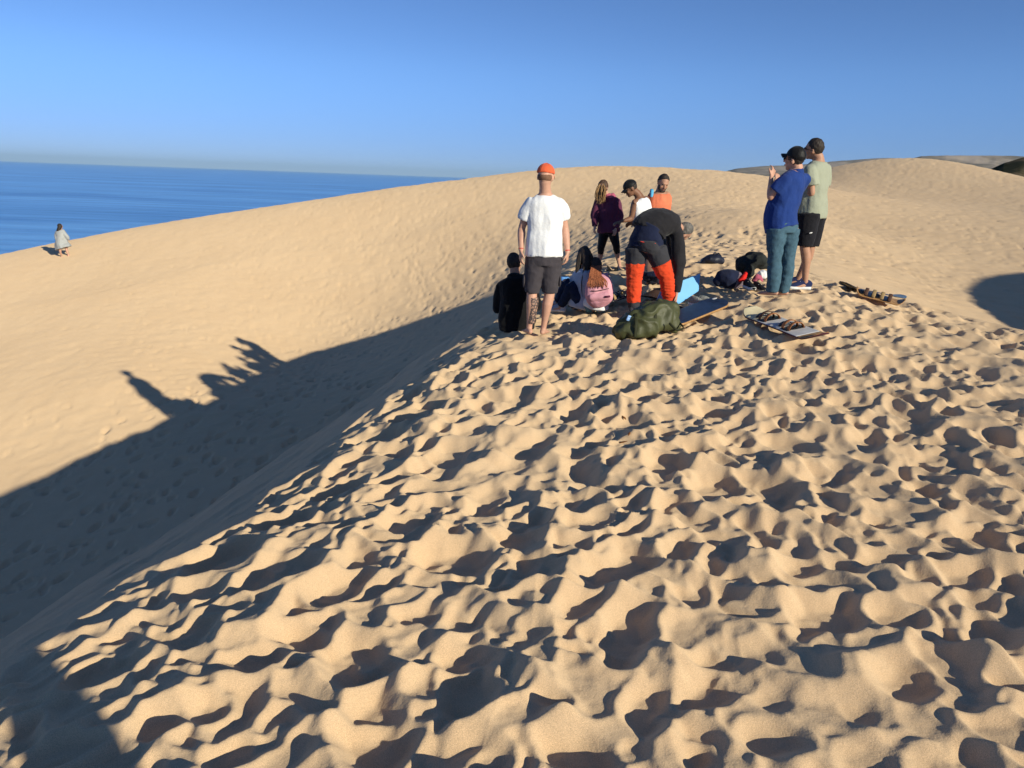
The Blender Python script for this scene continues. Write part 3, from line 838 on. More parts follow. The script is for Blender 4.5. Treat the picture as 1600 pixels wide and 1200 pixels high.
            d = vv(hd[0]) if hd else (wr - el).normalized()
            n = vv(hd[1]) if hd else (s.hip - wr)
            s.handmesh(bm, wr, d, n, q * (1 if not (hd and len(hd) > 2) else hd[2]), k * g, hd[3] if (hd and len(hd) > 3) else s.curl)
            hp, kn, an = J['hip' + a], J['kn' + a], J['an' + a]
            g = 1.03 if s.fem else 1.0
            loft(bm, [(hp, .092 * k * g, .100 * k * g), (hp.lerp(kn, .35), .084 * k * g, .088 * k * g), (hp.lerp(kn, .75), .063 * k, .066 * k), (kn, .056 * k, .058 * k)], s.hs, seg=14, sub=2)
            back = -s.toes[0 if a == 'a' else 1] * .018 * k
            loft(bm, [(kn, .056 * k, .058 * k), (kn.lerp(an, .30) + back, .056 * k, .058 * k), (kn.lerp(an, .6) + back * .6, .043 * k, .045 * k), (kn.lerp(an, .9), .032 * k, .036 * k), (an, .034 * k, .038 * k)], s.hs, seg=14, sub=2)
            td = s.toes[0 if a == 'a' else 1]
            sd_ = td.cross(Vector((0, 0, 1))).normalized()
            dz = Vector((0, 0, -1))
            loft(bm, [(an - td * .045 * k + dz * .035 * k, .028 * k, .028 * k), (an + dz * .030 * k, .034 * k, .040 * k), (an + td * .07 * k + dz * .048 * k, .040 * k, .026 * k), (an + td * .135 * k + dz * .058 * k, .045 * k, .017 * k)], sd_, seg=12, sub=2)
            for ti in range(5):
                off = (ti - 2) * .017 * k
                ell(bm, an + td * (.158 - .006 * abs(ti - (1 if q < 0 else 3))) * k + sd_ * off + dz * .060 * k, (sd_, td, Vector((0, 0, 1))), (.0095 * k, .016 * k, .011 * k), 8, 6)
        s.body = fuse('body', bm, s.sk, s.root, s.base, s.voxel, 1)
        for q in (-1, 1):
            b2 = bmesh.new(); ell(b2, c + s.r * q * .031 * k + s.up * .014 * k + s.f * .083 * k, ax, (.013 * k, .009 * k, .008 * k), 8, 6)
            fuse('eye', b2, P_EYE, s.root, s.base, 0)
        b2 = bmesh.new(); ell(b2, c - s.up * .062 * k + s.f * .0955 * k, ax, (.022 * k, .007 * k, .007 * k), 8, 6)
        fuse('mouth', b2, P_LIP, s.root, s.base, 0)
    # ---- clothes
    def top(s, m, name='shirt', grow=.020, t0=-.12, sleeve=.62, sgrow=.022, hem=1.25, wr=.007, seed=1, t1=.99, long=False, cuff=1.35, voxel=None, hood=None):
        bm = bmesh.new(); J, k = s.J, s.s
        s.torso(bm, grow, t0, t1, hem)
        for a in 'ab':
            sh, el, wri = J['sh' + a], J['el' + a], J['wr' + a]
            if sleeve > 0:
                e = sh.lerp(el, min(sleeve, 1.0))
                spine_u = (J['neck'] - s.hip).normalized()
                q0 = s.sp(.93) - spine_u * .012
                loft(bm, [(q0, .050 * k + grow * .6, .050 * k + grow * .6), (q0.lerp(sh, .6), .048 * k + grow * .7, .048 * k + grow * .7), (sh - spine_u * .004, .046 * k + grow * .7, .046 * k + grow * .7)], spine_u, seg=12, sub=1)
                ell(bm, sh - spine_u * .006, (s.ss, s.ss.cross(spine_u), spine_u), (.054 * k + sgrow * .55,) * 3, 14, 10)
                loft(bm, [(sh, .050 * k + sgrow * .6, .052 * k + sgrow * .6), (sh.lerp(e, .5), .055 * k + sgrow, .056 * k + sgrow), (e, .046 * k + sgrow * cuff, .048 * k + sgrow * cuff)], s.ss, seg=14, sub=2, cap=sleeve >= 1)
                if sleeve >= 1:
                    w = el.lerp(wri, .95)
                    loft(bm, [(el, .046 * k + sgrow * .8, .046 * k + sgrow * .8), (el.lerp(w, .5), .040 * k + sgrow * .7, .040 * k + sgrow * .7), (w, .026 * k + sgrow * .6, .026 * k + sgrow * .6)], s.ss, seg=14, sub=2, cap=False)
            else:
                ell(bm, sh + (s.hip - sh) * .02, AX, (.052 * k, .052 * k, .045 * k))
        return fuse(name, bm, m, s.root, s.base, voxel or .011, 2, (wr, 9, .45, seed))
    def bottom(s, m, name='trousers', grow=.016, to=1.0, lower=.97, wr=.006, seed=3, flare=1.2, t1=.16, lowgrow=None, voxel=None):
        """to = share of the thigh covered; lower = share of the calf (None = shorts)"""
        bm = bmesh.new(); J, k = s.J, s.s
        s.torso(bm, grow + .004, -.10, t1, 1.0)
        lg = grow if lowgrow is None else lowgrow
        for a in 'ab':
            hp, kn, an = J['hip' + a], J['kn' + a], J['an' + a]
            e = hp.lerp(kn, to)
            f = lambda t: np.interp(t, [0, .35, .75, 1], [.096, .087, .066, .058]) * k
            if lower is None:
                loft(bm, [(hp, .1 * k + grow, .104 * k + grow), (hp.lerp(e, .5), f(to * .5) + grow * 1.1, f(to * .5) + grow * 1.2), (e, f(to) + grow * flare, f(to) + grow * flare * 1.1)], s.hs, seg=16, sub=2, cap=False)
            else:
                w = kn.lerp(an, lower)
                bk = -s.toes[0 if a == 'a' else 1] * .012 * k
                loft(bm, [(hp, .1 * k + grow, .104 * k + grow), (hp.lerp(kn, .5), .080 * k + grow, .082 * k + grow), (kn, .060 * k + grow, .062 * k + grow), (kn.lerp(w, .35) + bk, .056 * k + lg, .058 * k + lg), (w, .040 * k + lg * flare, .042 * k + lg * flare)], s.hs, seg=16, sub=3, cap=False)
            ell(bm, hp, AX, (.078 * k + grow, .078 * k + grow, .078 * k + grow))
        return fuse(name, bm, m, s.root, s.base, voxel or .011, 2, (wr, 10, 1.3, seed))
    def shortsegment(s, m, name, a, joint0, joint1, t0, t1, r0, r1, wr=.003, seed=9):
        bm = bmesh.new(); p, q = s.J[joint0 + a], s.J[joint1 + a]
        loft(bm, [(p.lerp(q, t0), r0 * s.s, r0 * s.s), (p.lerp(q, (t0 + t1) / 2), (r0 + r1) / 2 * s.s, (r0 + r1) / 2 * s.s), (p.lerp(q, t1), r1 * s.s, r1 * s.s)], s.hs, seg=16, sub=3, cap=False)
        return fuse(name, bm, m, s.root, s.base, .009, 1, (wr, 16, 1.5, seed) if wr else None)
    def short_hair(s, m, grow=.008, low=.02, voxel=.008, front=.05):
        """close-cropped cap of hair: crown, back and sides"""
        bm = bmesh.new(); k = s.s; c = s.J['head']; ax = (s.r, s.f, s.up)
        ell(bm, c + s.up * .024 * k - s.f * .014 * k, ax, (.078 * k + grow * .7, .096 * k + grow * .7, .099 * k + grow), 18, 12)
        bmesh.ops.bisect_plane(bm, geom=bm.verts[:] + bm.edges[:] + bm.faces[:], plane_co=c + s.up * (low + .018) * k + s.f * .01 * k, plane_no=(-s.up * .70 + s.f * .72).normalized(), clear_outer=True)
        bmesh.ops.holes_fill(bm, edges=[e for e in bm.edges if e.is_boundary])
        ell(bm, c - s.f * .044 * k - s.up * .012 * k, ax, (.068 * k, .056 * k, .048 * k), 12, 8)
        return fuse('hair', bm, m, s.root, s.base, voxel, 1, (.004, 50, 1, 5))
    def cap(s, m, back=False, tall=1.0, brimdir=None, name='cap', bill=True, tilt=0.0):
        bm = bmesh.new(); k = s.s; c = s.J['head']
        up = (s.up - s.f * tilt).normalized(); f = (s.f + s.up * tilt).normalized(); ax = (s.r, f, up)
        ell(bm, c + up * .034 * k - f * .008 * k, ax, (.090 * k, .108 * k, .100 * k * tall), 22, 16)
        bmesh.ops.bisect_plane(bm, geom=bm.verts[:] + bm.edges[:] + bm.faces[:], plane_co=c + up * .030 * k, plane_no=-up, clear_outer=True)
        bmesh.ops.holes_fill(bm, edges=[e for e in bm.edges if e.is_boundary])
        o = fuse(name, bm, m, s.root, s.base, .007, 1, (.0015, 14, 1, 6))
        bm = bmesh.new(); ell(bm, c + up * (.034 + .100 * tall) * k - f * .008 * k, ax, (.008 * k, .008 * k, .005 * k), 8, 6)
        fuse('button', bm, m, o, s.base, 0)
        for i in range(3):                                   # panel seams
            bm = bmesh.new(); a0 = math.pi * i / 3 + .26
            pts = []
            for j in range(13):
                ph = math.pi * (j / 12 - .5) * .98
                q = s.r * math.cos(a0) * .0905 * k * math.sin(ph) + f * math.sin(a0) * .1085 * k * math.sin(ph) + up * .1005 * k * tall * math.cos(ph)
                pts.append((c + up * .034 * k - f * .008 * k + q, .0018, .0018))
            loft(bm, pts, s.r, seg=5, sub=1); fuse('seam', bm, m, o, s.base, 0)
        if bill:
            d = (-f if back else f) if brimdir is None else Vector(brimdir).normalized()
            x = d.cross(up).normalized()
            bm = bmesh.new(); top_, bot_ = [], []
            for j in range(5):
                for i in range(9):
                    t = i / 8 * 2 - 1; g = j / 4
                    R = .078 * k * (1 - .12 * g)
                    p = c + up * (.036 - .018 * t * t - .022 * g) * k - (f * .008 * k) + x * R * t + d * (.072 + .022 * (1 - t * t) + .070 * g * (1 - .35 * t * t)) * k
                    top_.append(bm.verts.new(p)); bot_.append(bm.verts.new(p - up * .004))
            for j in range(4):
                for i in range(8):
                    q = j * 9 + i
                    bm.faces.new((top_[q], top_[q + 1], top_[q + 10], top_[q + 9])); bm.faces.new((bot_[q], bot_[q + 9], bot_[q + 10], bot_[q + 1]))
            for i in range(8):
                bm.faces.new((top_[i], bot_[i], bot_[i + 1], top_[i + 1])); bm.faces.new((top_[36 + i], top_[37 + i], bot_[37 + i], bot_[36 + i]))
            for j in range(4):
                bm.faces.new((top_[j * 9], top_[j * 9 + 9], bot_[j * 9 + 9], bot_[j * 9])); bm.faces.new((top_[j * 9 + 8], bot_[j * 9 + 8], bot_[j * 9 + 17], top_[j * 9 + 17]))
            fuse('brim', bm, m, o, s.base, 0)
        return o
    def glasses(s):
        k = s.s; c = s.J['head']; bm = bmesh.new(); ax = (s.r, s.f, s.up)
        for q in (-1, 1):
            ell(bm, c + s.r * q * .034 * k + s.up * .012 * k + s.f * .098 * k, ax, (.027 * k, .006 * k, .020 * k), 10, 6)
            loft(bm, [(c + s.r * q * .060 * k + s.up * .018 * k + s.f * .092 * k, .003, .004), (c + s.r * q * .084 * k + s.up * .012 * k + s.f * .03 * k, .003, .004), (c + s.r * q * .088 * k + s.up * .004 * k - s.f * .01 * k, .003, .004)], s.up, seg=6, sub=1)
        loft(bm, [(c - s.r * .02 * k + s.up * .018 * k + s.f * .102 * k, .003, .003), (c + s.r * .02 * k + s.up * .018 * k + s.f * .102 * k, .003, .003)], s.up, seg=6, sub=1)
        fuse('sunglasses', bm, P_DARK, s.root, s.base, 0)
    def long_hair(s, m, strands, name='hair', voxel=.008, seed=2):
        bm = bmesh.new(); k = s.s; c = s.J['head']; ax = (s.r, s.f, s.up)
        ell(bm, c + s.up * .022 * k - s.f * .020 * k, ax, (.088 * k, .100 * k, .106 * k), 18, 12)
        for st in strands:
            loft(bm, [(vv(p[0]) if not isinstance(p[0], Vector) else p[0], p[1], p[2]) for p in st], s.r, seg=12, sub=4)
        return fuse(name, bm, m, s.root, s.base, voxel, 1, (.006, 26, .22, seed))
    def tuft(s, m, start, end, n, spread, r=.006, bend=.02, seed=0, name='hair_lock'):
        rg = random.Random(seed); bm = bmesh.new()
        for i in range(n):
            o1 = Vector((rg.uniform(-1, 1), rg.uniform(-1, 1), rg.uniform(-.3, .3))) * spread
            o2 = o1 * rg.uniform(.8, 1.5) + Vector((0, 0, rg.uniform(-.06, .03)))
            m1 = start.lerp(end, .35) + o1 * 1.2 + Vector((rg.uniform(-1, 1), rg.uniform(-1, 1), 0)) * bend
            m2 = start.lerp(end, .7) + o2 * 1.1 + Vector((rg.uniform(-1, 1), rg.uniform(-1, 1), 0)) * bend
            loft(bm, [(start + o1 * .6, r, r), (m1, r * 1.2, r * 1.2), (m2, r, r), (end + o2, r * .3, r * .3)], s.r, seg=5, sub=3)
        o = fuse(name, bm, m, s.root, s.base, 0)
        return o
    def shoe(s, a, up_m, sole_m, k=None, low=0.0):
        k = k or s.s; an = s.J['an' + a]; td = s.toes[0 if a == 'a' else 1]
        shoe_mesh(s.root, s.base, an - Vector((0, 0, .085 * k)) - td * .055 * k, td, up_m, sole_m, k)

def shoe_mesh(root, base, heel, td, up_m, sole_m, k=1.0, opening=True, lace=R_WHITE):
    """a trainer: heel = point on the ground under the heel, td = where the toe points"""
    sd_ = td.cross(Vector((0, 0, 1))).normalized(); up = sd_.cross(td).normalized()
    def outline(t):   # half width along the sole 0..1
        return np.interp(t, [0, .06, .25, .45, .7, .88, .97, 1], [.018, .030, .034, .031, .045, .040, .024, .008]) * k
    L = .295 * k
    bm = bmesh.new(); R_ = []
    for t in np.linspace(0, 1, 15):
        w = outline(t); c = heel + td * (L * t - .02 * k); lift = .012 * k * max(0, (t - .75) / .25) ** 2
        R_.append([bm.verts.new(c + sd_ * x * w + up * (z * k + lift)) for x, z in ((-1, .002), (-1.06, .018), (-.96, .034), (0, .036), (.96, .034), (1.06, .018), (1, .002), (0, 0))])
    for a, b in zip(R_[:-1], R_[1:]):
        for i in range(8): bm.faces.new((a[i], a[(i + 1) % 8], b[(i + 1) % 8], b[i]))
    bm.faces.new(R_[0][::-1]); bm.faces.new(R_[-1])
    shoe = fuse('shoe', _upper(heel, td, sd_, up, outline, L, k), up_m, root, base, .007, 1, (.001, 30, 1, 3))
    fuse('sole', bm, sole_m, shoe, base, 0)
    for i in range(4):
        t = .48 + i * .07
        c = heel + td * (L * t - .02 * k) + up * (.098 - .012 * i - .0) * k
        b3 = bmesh.new(); loft(b3, [(c - sd_ * .022 * k - up * .006, .003, .0025), (c, .003, .0025), (c + sd_ * .022 * k - up * .006, .003, .0025)], up, seg=5, sub=1)
        fuse('lace', b3, lace, shoe, base, 0)
    return shoe

def _upper(heel, td, sd_, up, outline, L, k):
    bm = bmesh.new()
    nodes = []
    for t, h in ((.03, .085), (.12, .105), (.28, .110), (.42, .100), (.6, .078), (.78, .058), (.93, .045), (.985, .036)):
        w = outline(t) * .96
        hh = h * k
        nodes.append((heel + td * (L * t - .02 * k) + up * (.018 * k + hh / 2 - .01 * k), w, hh / 2))
    loft(bm, nodes, sd_, seg=16, sub=2)
    return bm

# ---------------------------------------------------------------- the group on the dune
D = Vector
# man in the white T-shirt, seen from behind
p = Person('man seen from behind in white T-shirt, dark shorts and coral cap, standing barefoot', (838, 521),
    dict(head=(852.5, 276, -.03), neck=(852, 304, 0), sha=(829, 318, 0), shb=(875, 318, 0), ela=(815, 357, .05), elb=(883, 357, .05), wra=(814, 391, -.05), wrb=(887, 394, -.03),
         hipa=(838, 404, 0), hipb=(862, 404, 0), kna=(831, 458, -.01), knb=(859, 458, -.01), ana=(827, 512, .02), anb=(849, 513, .02)),
    (.28, .95, -.12), 1.02, SK_FAIR, voxel=.0085, toes=[(-.25, .9, 0), (.25, .9, 0)], hand=[((0, -.05, -1), (1, .3, 0)), ((-.05, 0, -1), (-1, .3, 0), 1, .9)])
p.top(C_WHITE, grow=.021, t0=.045, sleeve=.62, sgrow=.026, hem=2.0, wr=.013, seed=11, cuff=1.25)
p.bottom(C_CHAR, 'shorts', grow=.022, to=.99, lower=None, wr=.006, seed=12, flare=1.0, t1=.10)
o = p.cap(C_CAP, back=False, tall=.98)
bm = bmesh.new()
k = p.s; c0 = p.J['head']
loft(bm, [(c0 - p.f * .100 * k + p.r * math.cos(a) * .036 * k + p.up * (.034 + .034 * math.sin(a)) * k - p.f * .0, .005, .004) for a in np.linspace(0, math.pi, 9)], p.f, seg=6, sub=1)
loft(bm, [(c0 - p.f * .107 * k + p.r * x * k + p.up * .036 * k, .006, .004) for x in (-.036, 0, .036)], p.up, seg=6, sub=1)
fuse('cap_strap', bm, C_CAP, o, p.base, 0)
bm = bmesh.new(); ell(bm, c0 - p.f * .1015 * k + p.up * .046 * k, (p.r, p.f, p.up), (.030 * k, .008 * k, .022 * k)); fuse('cap_opening', bm, SK_TAN, o, p.base, 0)
bm = bmesh.new(); ell(bm, c0 - p.f * .020 * k - p.up * .005 * k, (p.r, p.f, p.up), (.0785 * k, .0865 * k, .062 * k), 16, 10); fuse('hair', bm, mat('cropped_hair', (.20, .11, .07), .8, .1, noise=(60, .3)), p.root, p.base, .008, 1)
for a in 'ab':
    p.shortsegment(P_RED, 'wristband', a, 'el', 'wr', .91, .96, .031, .030, wr=0)
for a, sx in (('a', -1), ('b', 1)):           # cargo pockets
    q = p.J['hip' + a].lerp(p.J['kn' + a], .62) + p.hs * sx * .102
    bm = bmesh.new(); ell(bm, q, (p.hs, D((0, 1, 0)), D((0, 0, 1))), (.014, .065, .085), 10, 8); fuse('pocket', bm, C_CHAR, p.root, p.base, .009, 1, (.003, 20, 1, 4))
bm = bmesh.new(); kn, an = p.J['kna'], p.J['ana']
loft(bm, [(kn.lerp(an, t) - D((-.02, .018, 0)) * (1 if t < .9 else .3), r, r + .002) for t, r in ((.10, .0545), (.30, .0595), (.60, .0465), (.86, .0365))], p.hs, seg=16, sub=3, cap=False)
MT = bpy.data.materials.new('tattoo_skin'); MT.use_nodes = True
tt_t = MT.node_tree; tt_b = tt_t.nodes['Principled BSDF']; tt_tc = tt_t.nodes.new('ShaderNodeTexCoord')
tt_v = tt_t.nodes.new('ShaderNodeTexVoronoi'); tt_v.feature = 'DISTANCE_TO_EDGE'; tt_v.inputs['Scale'].default_value = 32
tt_n = tt_t.nodes.new('ShaderNodeTexNoise'); tt_n.inputs['Scale'].default_value = 30
tt_r = tt_t.nodes.new('ShaderNodeValToRGB'); tt_r.color_ramp.elements[0].position = .06; tt_r.color_ramp.elements[0].color = (.07, .055, .055, 1); tt_r.color_ramp.elements[1].position = .22; tt_r.color_ramp.elements[1].color = (.40, .24, .17, 1)
tt_t.links.new(tt_tc.outputs['Object'], tt_n.inputs['Vector']); tt_t.links.new(tt_n.outputs['Color'], tt_v.inputs['Vector']); tt_t.links.new(tt_tc.outputs['Object'], tt_v.inputs['Vector'])
tt_t.links.new(tt_v.outputs['Distance'], tt_r.inputs[0]); tt_t.links.new(tt_r.outputs[0], tt_b.inputs['Base Color']); tt_b.inputs['Roughness'].default_value = .6
fuse('tattoo', bm, MT, p.root, p.base, .007, 1)

# seated person all in black at his feet
p = Person('person all in black seated on the ridge at the white T-shirt man\'s feet', (806, 512),
    dict(head=(804, 412, .06), neck=(805, 432, 0), sha=(785, 449, 0), shb=(829, 449, 0), ela=(779, 480, .10), elb=(836, 478, .12), wra=(790, 478, .38), wrb=(822, 476, .40),
         hipa=(797, 501, 0), hipb=(818, 501, 0), kna=(790, 468, .42), knb=(826, 466, .42), ana=(795, 500, .62), anb=(820, 498, .64), mid=(808, 462, -.04)),
    (.35, .9, -.25), .95, SK_TAN, voxel=.011)
p.top(C_BLACK, 'jacket', grow=.045, t0=-.16, sleeve=1, sgrow=.030, hem=1.5, wr=.012, seed=21, cuff=1)
p.bottom(C_CHAR, 'trousers', grow=.030, to=1, lower=.97, wr=.008, seed=22)
p.short_hair(H_DARK, grow=.012, low=-.05)
bm = bmesh.new(); ell(bm, p.J['neck'] + D((0, -.03, .0)), AX, (.095, .09, .05)); fuse('hood', bm, C_BLACK, p.root, p.base, .011, 2, (.008, 12, 1, 23))
for a in 'ab': p.shoe(a, R_DARK, R_DARK)

# seated girl on the left with long dark hair
p = Person('seated woman with long dark hair, pale grey hoodie and navy jeans, knees drawn up', (903, 484),
    dict(head=(912, 399, .02), neck=(911, 420, 0), sha=(900, 431, .08), shb=(921, 432, -.10), ela=(892, 450, .16), elb=(922, 456, .04), wra=(884, 452, .22), wrb=(905, 462, .22),
         hipa=(900, 474, .06), hipb=(910, 476, -.08), kna=(884, 441, .12), knb=(893, 446, -.06), ana=(871, 472, .20), anb=(876, 478, .04), mid=(911, 446, -.02)),
    (-.65, .72, -.22), .90, SK_FAIR, True, voxel=.011, toes=[(-.9, .3, 0), (-.9, .3, 0)])
p.top(C_HOODY, 'hoodie', grow=.030, t0=-.08, sleeve=1, sgrow=.020, wr=.009, seed=31)
p.bottom(C_DENIM, 'jeans', grow=.014, wr=.005, seed=32)
h = p.J['head']; b = p.J['neck'] - p.f * .06
p.long_hair(H_DARK, [[(h - p.f * .05, .08, .06), (h - p.f * .085 - D((0, 0, .12)), .088, .05), (b - D((0, 0, .16)) - p.f * .05, .085, .035), (b - D((0, 0, .30)) - p.f * .06, .05, .02)],
                     [(h + p.r * -.06, .04, .04), (h + p.r * -.085 - D((0, 0, .14)), .035, .035), (h + p.r * -.10 - D((0, 0, .32)), .02, .02)],
                     [(h + p.r * .06, .04, .04), (h + p.r * .085 - D((0, 0, .14)), .035, .035), (h + p.r * .10 - D((0, 0, .30)), .02, .02)]], seed=33)
p.tuft(H_DARK, h - p.f * .09, b - D((0, 0, .34)) - p.f * .07, 26, .06, seed=3)
bm = bmesh.new(); loft(bm, [(p.J['sha'] - p.f * .02 + D((0, 0, .06)), .014, .004), (p.sp(.6) - p.f * .145, .014, .004), (p.sp(.15) - p.f * .15 + p.r * .12, .014, .004), (p.sp(0) + p.r * .18, .014, .004)], D((0, 0, 1)), seg=6, sub=4)
fuse('strap', bm, C_BLACK, p.root, p.base, 0)
for a in 'ab': p.shoe(a, C_HOODY, R_WHITE)

# seated girl on the right with auburn waves (wears the pink backpack)
p = Person('seated woman with wavy auburn hair, white top and jeans, leaning forward with pink backpack on', (930, 486),
    dict(head=(930, 416, .12), neck=(934, 431, .04), sha=(921, 440, .06), shb=(947, 437, -.04), ela=(915, 462, .22), elb=(952, 455, .16), wra=(905, 470, .40), wrb=(946, 466, .40),
         hipa=(922, 478, .04), hipb=(938, 477, -.04), kna=(915, 456, .45), knb=(946, 466, .38), ana=(905, 474, .75), anb=(935, 474, .70), mid=(934, 455, -.02)),
    (-.35, .80, -.50), .88, SK_FAIR, True, voxel=.011)
p.top(C_WHITE, 'top', grow=.022, t0=-.06, sleeve=1, sgrow=.018, wr=.008, seed=41)
p.bottom(C_LDENIM, 'jeans', grow=.014, wr=.005, seed=42)
h = p.J['head']; b = p.J['neck']
back = D((.10, -1, 0)).normalized()
p.long_hair(H_DARK, [[(h + back * .05, .07, .06), (h + back * .09 - D((0, 0, .06)), .075, .05), (b + back * .12 - D((0, 0, .02)), .07, .035)]], seed=43)
wave = bmesh.new()
rg = random.Random(5)
for i in range(56):
    x0 = rg.uniform(-1, 1); e = rg.uniform(.55, 1)
    st = h + back * .09 + D((x0 * .06, 0, .02)); ph = rg.uniform(0, 6.28)
    p1 = vv(at(930 + x0 * 9, 429, p.Y - .17)); p2 = vv(at(932 + x0 * 13 + 2 * math.sin(ph), 437, p.Y - .275)); p3 = vv(at(933 + x0 * 16, 437 + 13 * e, p.Y - .30 - rg.uniform(0, .02)))
    r_ = .0075
    loft(wave, [(st, r_, r_), (p1, r_, r_), (p2, r_, r_ * .8), (p2.lerp(p3, .5) + D((.012 * math.sin(ph * 3), -.008, 0)), r_ * .8, r_ * .6), (p3, r_ * .3, r_ * .3)], p.r, seg=5, sub=3)
fuse('hair_wave', wave, H_AUB, p.root, p.base, 0)
for a in 'ab': p.shoe(a, R_DARK, R_WHITE)
GIRL = p

# woman in the plum hoodie
p = Person('woman with blond-streaked hair in plum hoodie and black cropped leggings, looking down', (953, 419),
    dict(head=(942, 293, -.12), neck=(948, 309, 0), sha=(935, 315, .06), shb=(963, 315, -.08), ela=(930, 338, .0), elb=(967, 338, -.06), wra=(929, 354, -.10), wrb=(962, 358, -.16),
         hipa=(945, 360, .04), hipb=(957, 360, -.04), kna=(939, 387, .02), knb=(963, 384, -.10), ana=(936, 412, .12), anb=(968, 415, .0)),
    (-.55, -.70, -.46), .93, SK_FAIR, True, voxel=.011, toes=[(-.5, -.7, 0), (.35, -.9, 0)])
p.top(C_PLUM, 'hoodie', grow=.040, t0=-.06, sleeve=1, sgrow=.028, hem=1.1, wr=.010, seed=51)
bm = bmesh.new(); u = p.J['neck']
loft(bm, [(u + D((-.01, -.02, .02)), .06, .05), (u + D((.06, -.03, .02)), .075, .06), (u + D((.12, -.02, -.06)), .06, .05)], D((1, 0, 0)), seg=14, sub=3)
fuse('hood', bm, C_LITPLUM_PINK, p.root, p.base, .011, 2, (.010, 12, 1, 52))  # pink is the sunlit tone of the plum fleece put into the colour
p.bottom(C_LEG, 'leggings', grow=.006, lower=.38, wr=.002, seed=53, flare=1.5)
h = p.J['head']
p.long_hair(H_BROWN, [], seed=54)
p.tuft(H_BLOND, h + p.up * .07 + p.f * .03, h - D((.02, .03, .18)) + p.f * .03, 70, .060, r=.0055, seed=6)
for a in 'ab':
    an = p.J['an' + a]; td = p.toes['ab'.index(a)]; sd_ = td.cross(D((0, 0, 1)))
    bm = bmesh.new(); loft(bm, [(an - td * .06 - D((0, 0, .078)), .034, .008), (an + td * .06 - D((0, 0, .078)), .040, .008), (an + td * .17 - D((0, 0, .078)), .042, .008)], sd_, seg=12, sub=3); fl = fuse('flip_flop', bm, R_DARK, p.root, p.base, 0)
    bm = bmesh.new(); loft(bm, [(an + td * .05 + sd_ * .045 - D((0, 0, .07)), .006, .004), (an + td * .07 - D((0, 0, .022)), .006, .004), (an + td * .05 - sd_ * .045 - D((0, 0, .07)), .006, .004)], td, seg=6, sub=3); fuse('thong', bm, R_DARK, fl, p.base, 0)

# man with black cap in sleeveless white top
p = Person('man with black cap and sleeveless white top, looking down with one arm held out', (1011, 425),
    dict(head=(985, 294, -.04), neck=(999, 308, 0), sha=(992, 316, -.14), shb=(1010, 311, .14), ela=(986, 342, -.14), elb=(1006, 338, .24), wra=(971, 346, -.20), wrb=(990, 346, .30),
         hipa=(1004, 360, -.08), hipb=(1013, 360, .08), kna=(1003, 390, -.12), knb=(1013, 390, .06), ana=(1006, 418, -.06), anb=(1016, 416, .16)),
    (-.84, -.10, -.52), 1.0, SK_DARK, voxel=.011, toes=[(-.9, -.2, 0), (-.9, .1, 0)])
p.top(C_WHITE, 'sleeveless_top', grow=.026, t0=-.14, sleeve=0, hem=1.1, wr=.011, seed=61, t1=.95)
p.bottom(C_NAVY, 'shorts', grow=.022, to=.9, lower=None, wr=.006, seed=62)
p.cap(C_CAPB, tall=.95); p.short_hair(H_DARK, grow=.002, low=-.03)

# man in the coral tank top
p = Person('bearded man in coral sleeveless top standing behind the bending man, looking down', (1038, 418),
    dict(head=(1036, 286, -.05), neck=(1031, 300, 0), sha=(1018, 305, 0), shb=(1042, 304, 0), ela=(1013, 326, .06), elb=(1037, 322, .12), wra=(1019, 342, -.10), wrb=(1039, 338, -.04),
         hipa=(1023, 350, 0), hipb=(1035, 350, 0), kna=(1025, 383, -.03), knb=(1041, 383, -.03), ana=(1026, 411, .02), anb=(1044, 411, .02)),
    (.18, -.86, -.48), 1.03, SK_TAN, voxel=.011, toes=[(-.3, -.9, 0), (.3, -.9, 0)])
p.top(C_ORANGE, 'sleeveless_top', grow=.018, t0=-.04, sleeve=0, hem=1.0, wr=.006, seed=71, t1=.94)
p.bottom(C_CHAR, 'shorts', grow=.022, to=.9, lower=None, wr=.006, seed=72)
p.short_hair(H_DARK, grow=.012, low=.03)
h = p.J['head']; k = p.s; ax = (p.r, p.f, p.up)
bm = bmesh.new()
ell(bm, h - p.up * .088 * k + p.f * .056 * k, ax, (.056 * k, .046 * k, .036 * k)); ell(bm, h - p.up * .045 * k + p.f * .03 * k + p.r * .055 * k, ax, (.014, .03, .05)); ell(bm, h - p.up * .045 * k + p.f * .03 * k - p.r * .055 * k, ax, (.014, .03, .05))
ell(bm, h - p.up * .045 * k + p.f * .100 * k, ax, (.030, .008, .007))
fuse('beard', bm, H_DARK, p.root, p.base, .007, 1, (.003, 40, 1, 5))
p.shortsegment(R_DARK, 'watch', 'b', 'el', 'wr', .90, .97, .031, .030, wr=0)
bm = bmesh.new(); q = p.J['sha']
loft(bm, [(q + D((-.01, -.08, -.02)), .022, .012), (q + D((-.005, -.06, .065)), .024, .010), (q + D((.0, .02, .085)), .024, .010), (q + D((.0, .09, .02)), .022, .010)], D((1, 0, 0)), seg=10, sub=3)
fuse('shoulder_strap', bm, mat('cyan_strap', (.10, .42, .68), .7, .2), p.root, p.base, 0)

